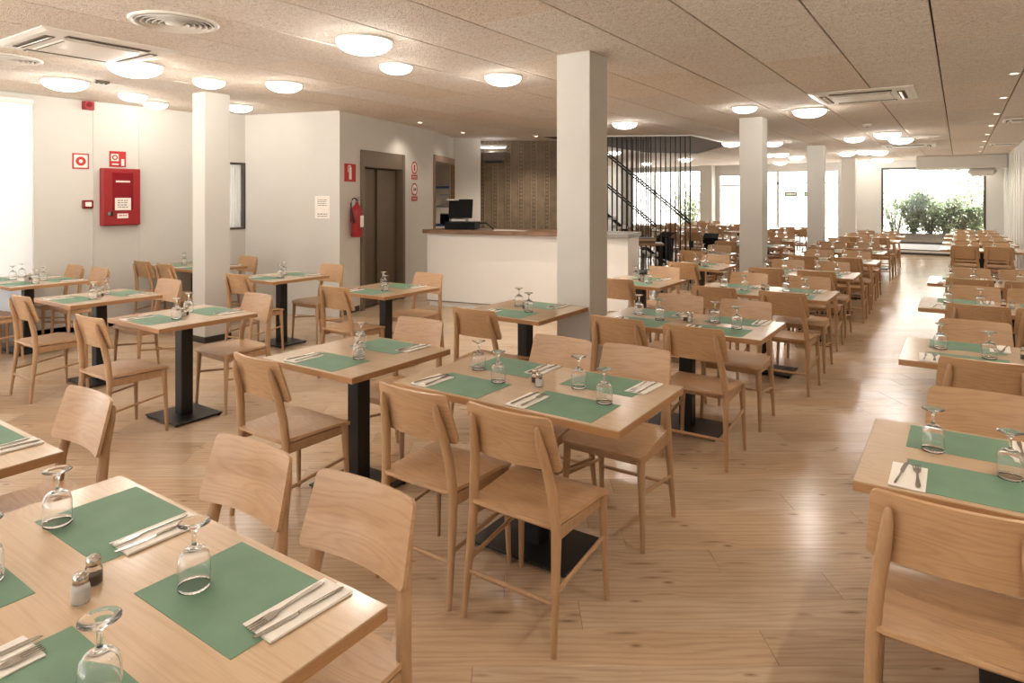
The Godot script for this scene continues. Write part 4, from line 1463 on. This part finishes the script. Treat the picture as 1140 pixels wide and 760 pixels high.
func stairs() -> void:
	# rods hang along the edge of the stairwell, the flight climbs to the left
	var v1 := Vector2(-4.19, -12.19)
	var v0 := Vector2(-6.25, -11.12)
	var d := (v0 - v1).normalized()
	var back := Vector2(d.y, -d.x)
	if back.y > 0:
		back = -back
	var o := thing("stair_railing", Vector3(v1.x, 0, v1.y))
	tag(o, "black stair railing of floor to ceiling steel rods with slanted handrails", "railing")
	var P := func(s: float, y: float, b: float) -> Vector3: return Vector3(d.x * s + back.x * b, y, d.y * s + back.y * b)
	var rod := mb()
	tube(rod, [Vector3(0, 0.0, 0), Vector3(0, CEIL + 0.05, 0)], [0.0135, 0.0135], 6)
	var rm := done(rod)
	for k in 21:
		part("rod", rm, M.black_metal, o, P.call(0.02 + k * 0.092, 0, 0.05))
	for k in 14:
		part("rod", rm, M.black_metal, o, P.call(0.72 + k * 0.105, 0, 1.06))
	for e in [[0.0, 1.17, 2.1, 2.94, 0.085], [0.55, 1.06, 2.1, 2.38, 1.02]]:
		for k in 2:
			var st := mb()
			var y := -0.055 * k
			tube(st, [P.call(e[0], e[1] + y, e[4]), P.call(e[2], e[3] + y, e[4])], [0.016, 0.016], 8)
			make("handrail", st, M.black_metal, o)
	var s := thing("staircase", Vector3(v1.x, 0, v1.y))
	tag(s, "open staircase climbing left behind the black rods", "stairs")
	var ang := atan2(-d.y, d.x)
	var bs := Basis(Vector3.UP, ang)
	for k in 9:
		var st := mb()
		box(st, P.call(0.30 + k * 0.205, 0.175 * (k + 1), 0.55), Vector3(0.27, 0.045, 0.92), 0.005, bs)
		make("tread", st, M.panel_white, s)
	for b in [0.12, 0.98]:
		var st := mb()
		var p0: Vector3 = P.call(0.08, 0.02, b)
		var p1: Vector3 = P.call(2.1, 1.74, b)
		box(st, (p0 + p1) * 0.5, Vector3(p0.distance_to(p1), 0.06, 0.02), 0.004, bs * Basis(Vector3.BACK, atan2(p1.y - p0.y, 2.02)))
		make("stringer", st, M.black_metal, s)
	# sideboard with trays below the stairs, bins beyond
	o = thing("sideboard", Vector3(-4.55, 0, -10.55), ang + PI)
	tag(o, "low dark service trolley with trays before the stair rods", "trolley")
	for x in [-0.36, 0.36]:
		for z in [-0.2, 0.2]:
			plate(o, "leg", Vector3(x, 0.42, z), Vector3(0.03, 0.84, 0.03), M.black_metal, 0.003)
	plate(o, "shelf", Vector3(0, 0.35, 0), Vector3(0.78, 0.03, 0.46), M.black_metal, 0.004)
	plate(o, "shelf", Vector3(0, 0.84, 0), Vector3(0.80, 0.035, 0.48), M.counter_top, 0.004)
	for k in 4:
		var t := thing("tray", Vector3(-4.55, 0.86 + k * 0.022, -10.55), ang + PI + 0.03 * k)
		tag(t, ["brown tray at the bottom of the tray stack", "brown tray second in the tray stack", "pale tray third in the tray stack", "glassy grey tray on top of the tray stack"][k], "tray", "stacked trays")
		plate(t, "bottom", Vector3(0, 0.004, 0), Vector3(0.50, 0.008, 0.36), [M.counter_top, M.counter_top, M.top, M.grey_top][k], 0.002)
		var st := mb()
		for q in [-1.0, 1.0]:
			box(st, Vector3(q * 0.25, 0.012, 0), Vector3(0.012, 0.018, 0.37), 0.002)
			box(st, Vector3(0, 0.012, q * 0.18), Vector3(0.50, 0.018, 0.012), 0.002)
		make("rim", st, [M.counter_top, M.counter_top, M.top, M.grey_top][k], t)
	for p in [[-4.10, -13.05, "black tapered bin with raised lid beside the second pillar", 0.2], [-5.05, -13.0, "black tapered bin standing among the stair rods", -0.2]]:
		o = thing("waste_bin", Vector3(p[0], 0, p[1]), p[3])
		tag(o, p[2], "bin", "black bins")
		var st := mb()
		lathe(st, [Vector2(0, 0.0), Vector2(0.15, 0.0), Vector2(0.20, 0.80), Vector2(0.185, 0.80), Vector2(0.14, 0.02), Vector2(0, 0.02)], 4, Vector3.ZERO, Basis(Vector3.UP, PI / 4), -1)
		make("body", st, M.pos_black, o)
		st = mb()
		box(st, Vector3(0, 0.86, -0.05), Vector3(0.29, 0.02, 0.29), 0.005, Basis(Vector3.RIGHT, 0.3))
		make("lid", st, M.pos_black, o)

# ---------------------------------------------------------------- outside the windows
func shrub(at: Vector3, h: float, w: float, n: int, sd: int, label: String, leaf: float) -> void:
	var o := thing("shrub", at)
	tag(o, label, "shrub", "shrubs outside the windows")
	var r := RandomNumberGenerator.new()
	r.seed = sd
	var st := mb()
	var lf := mb()
	for k in 18:
		var a := r.randf() * TAU
		var tip := Vector3(cos(a) * w * r.randf_range(0.3, 0.9), h * r.randf_range(0.7, 1.0), sin(a) * w * 0.6 * r.randf_range(0.3, 0.9))
		var mid := tip * 0.5 + Vector3(0, h * 0.12, 0)
		tube(st, [Vector3(tip.x * 0.05, 0, tip.z * 0.05), mid, tip], [0.022, 0.013, 0.004], 6)
		for j in n / 18:
			var t := r.randf_range(0.04, 1.05)
			var c: Vector3 = (mid * (t * 2.0) if t < 0.5 else mid.lerp(tip, t * 2.0 - 1.0)) + Vector3(r.randfn(), r.randfn(), r.randfn()) * h * 0.085
			var b := Basis.from_euler(Vector3(r.randf_range(-1.0, 1.0), r.randf() * TAU, r.randf_range(-0.8, 0.8)))
			var s := leaf * r.randf_range(0.6, 1.2)
			face(lf, [c + b * Vector3(0, 0, 0), c + b * Vector3(s * 0.22, 0.01, s * 0.45), c + b * Vector3(0, 0, s), c + b * Vector3(-s * 0.22, 0.01, s * 0.45)], b * Vector3.UP)
	make("stems", st, M.bark, o)
	var f := make("foliage", lf, M.leaf, o)
	f.set_meta("kind", "stuff")

func outside() -> void:
	var st := mb()
	box(st, Vector3(-5, -0.15, -42), Vector3(60, 0.2, 34.6))
	box(st, Vector3(-25, -0.15, 0), Vector3(31.4, 0.2, 49.0))
	box(st, Vector3(6, -0.15, 14.2), Vector3(30.6, 0.2, 20.6))
	var g := make("pavement", st, M.paving)
	tag(g, "pale sunlit pavement outside the glass entrance", "pavement", "", "structure")
	shrub(Vector3(-1.25, 0.43, -25.7), 1.55, 1.0, 3600, 3, "bushy shrub in the planter, middle of the end window", 0.12)
	shrub(Vector3(-0.35, 0.43, -25.8), 1.35, 0.95, 3000, 4, "rounded shrub in the planter right of the tallest one", 0.12)
	shrub(Vector3(0.45, 0.43, -25.8), 1.2, 0.8, 2400, 8, "low shrub at the right end of the planter", 0.12)
	shrub(Vector3(-0.8, 0.43, -25.9), 0.95, 0.8, 1800, 9, "lowest shrub between the two tallest ones in the planter", 0.11)
	shrub(Vector3(0.05, 0.43, -25.95), 0.85, 0.7, 1600, 10, "low shrub behind the right half of the planter", 0.11)
	shrub(Vector3(-1.85, 0.0, -26.6), 1.75, 0.6, 900, 5, "thin shrub at the left edge of the end window", 0.12)
	shrub(Vector3(-9.0, 0.0, -26.0), 2.1, 1.0, 2600, 6, "tall shrub outside the window behind the stairs", 0.13)
	shrub(Vector3(0.6, 0.0, -30.0), 4.2, 1.5, 1600, 7, "pale tall tree far outside the end window", 0.2)
	var o := thing("planter_box", Vector3(-0.6, 0, -25.75))
	tag(o, "long brown planter box outside the end window", "planter")
	plate(o, "trough", Vector3(0, 0.20, 0), Vector3(3.0, 0.40, 0.6), M.planter, 0.01)
	plate(o, "rim", Vector3(0, 0.41, 0), Vector3(3.06, 0.03, 0.66), M.planter, 0.005)
	plate(o, "soil", Vector3(0, 0.424, 0), Vector3(2.9, 0.01, 0.5), M.bark)
	o = thing("broadleaf_plant", Vector3(0.35, 0, -26.5))
	tag(o, "plant with large bright green leaves at the right of the end window", "plant")
	st = mb()
	tube(st, [Vector3(0, 0, 0), Vector3(0.02, 1.0, 0), Vector3(-0.02, 1.75, 0)], [0.05, 0.04, 0.025], 8)
	make("stem", st, M.bark, o)
	var dirs := [[2.9, 0.75, -0.25], [0.3, 0.6, 0.1], [2.4, 0.7, 0.35], [1.0, 0.5, 0.5], [3.5, 0.6, 0.1], [5.5, 0.6, 0.2]]
	for k in dirs.size():
		var e: Array = dirs[k]
		st = mb()
		var bs := Basis(Vector3.UP, e[0])
		ply(st, func(t): return 0.14 - 0.09 * absf(t / e[1] - 0.4), e[1], 0.04, 0.004, func(x, t): return bs * Vector3(t + 0.08, 1.72 + e[2] * t - 0.25 * t * t + absf(x) * 0.25, x), 6)
		make("leaf", st, M.big_leaf, o)
	o = thing("poster_board", Vector3(-7.7, 0, -27.0), 0.3)
	tag(o, "white poster board with an orange shape outside the far left window", "poster board")
	plate(o, "board", Vector3(0, 1.35, 0), Vector3(0.95, 1.5, 0.05), M.facade, 0.005)
	plate(o, "top_bar", Vector3(0, 2.13, 0), Vector3(1.0, 0.06, 0.07), M.frame_dark, 0.005)
	for x in [-0.4, 0.4]:
		plate(o, "foot_post", Vector3(x, 0.3, 0), Vector3(0.05, 0.6, 0.05), M.frame_dark, 0.004)
	st = mb()
	extrude(st, PackedVector2Array([Vector2(-0.02, 0.05), Vector2(0.38, 0.05), Vector2(0.40, 0.4), Vector2(0.33, 0.62), Vector2(0.24, 0.75), Vector2(0.12, 0.66), Vector2(0.02, 0.45)]), 0.0, 0.004, Vector3(-0.1, 1.15, 0.026), Basis(Vector3.RIGHT, Vector3.BACK, Vector3.UP))
	make("print", st, M.orange, o)
	o = thing("barrier_rail", Vector3(-4.22, 0, -22.0))
	tag(o, "black tubular rail standing inside the glass entrance", "rail")
	st = mb()
	tube(st, [Vector3(-0.17, 0, 0), Vector3(-0.17, 0.80, 0), Vector3(-0.14, 0.84, 0), Vector3(0.14, 0.84, 0), Vector3(0.17, 0.80, 0), Vector3(0.17, 0, 0)], [0.016, 0.016, 0.016, 0.016, 0.016, 0.016], 8)
	make("frame", st, M.black_metal, o)
	st = mb()
	for x in [-0.17, 0.17]:
		lathe(st, [Vector2(0, 0), Vector2(0.06, 0), Vector2(0.06, 0.008), Vector2(0, 0.008)], 14, Vector3(x, 0, 0))
	make("foot_plates", st, M.black_metal, o)
	# pale buildings across the street
	for b in [[-12.0, -40.0, 14.0, 7.0, "pale building across the street seen through the entrance"], [4.5, -41.0, 15.0, 8.0, "pale building across the street seen through the end window"]]:
		o = thing("street_building", Vector3(b[0], 0, b[1]))
		tag(o, b[4], "building")
		plate(o, "wall", Vector3(0, b[3] * 0.5, 0), Vector3(b[2], b[3], 3.0), M.facade)
		for i in 5:
			for j in 2:
				var wn := plate(o, "window", Vector3(-b[2] * 0.4 + i * b[2] * 0.2, 1.6 + j * 3.0, 1.51), Vector3(1.1, 1.5, 0.06), M.frame_grey, 0.01)
				plate(wn, "pane", Vector3(-b[2] * 0.4 + i * b[2] * 0.2, 1.6 + j * 3.0, 1.545), Vector3(0.95, 1.35, 0.02), M.panel_white)

func _ready() -> void:
	rng.seed = 2024
	view_and_light()
	materials()
	shell()
	furniture()
	counter_area()
	stairs()
	wall_things()
	ceiling_fittings()
	outside()
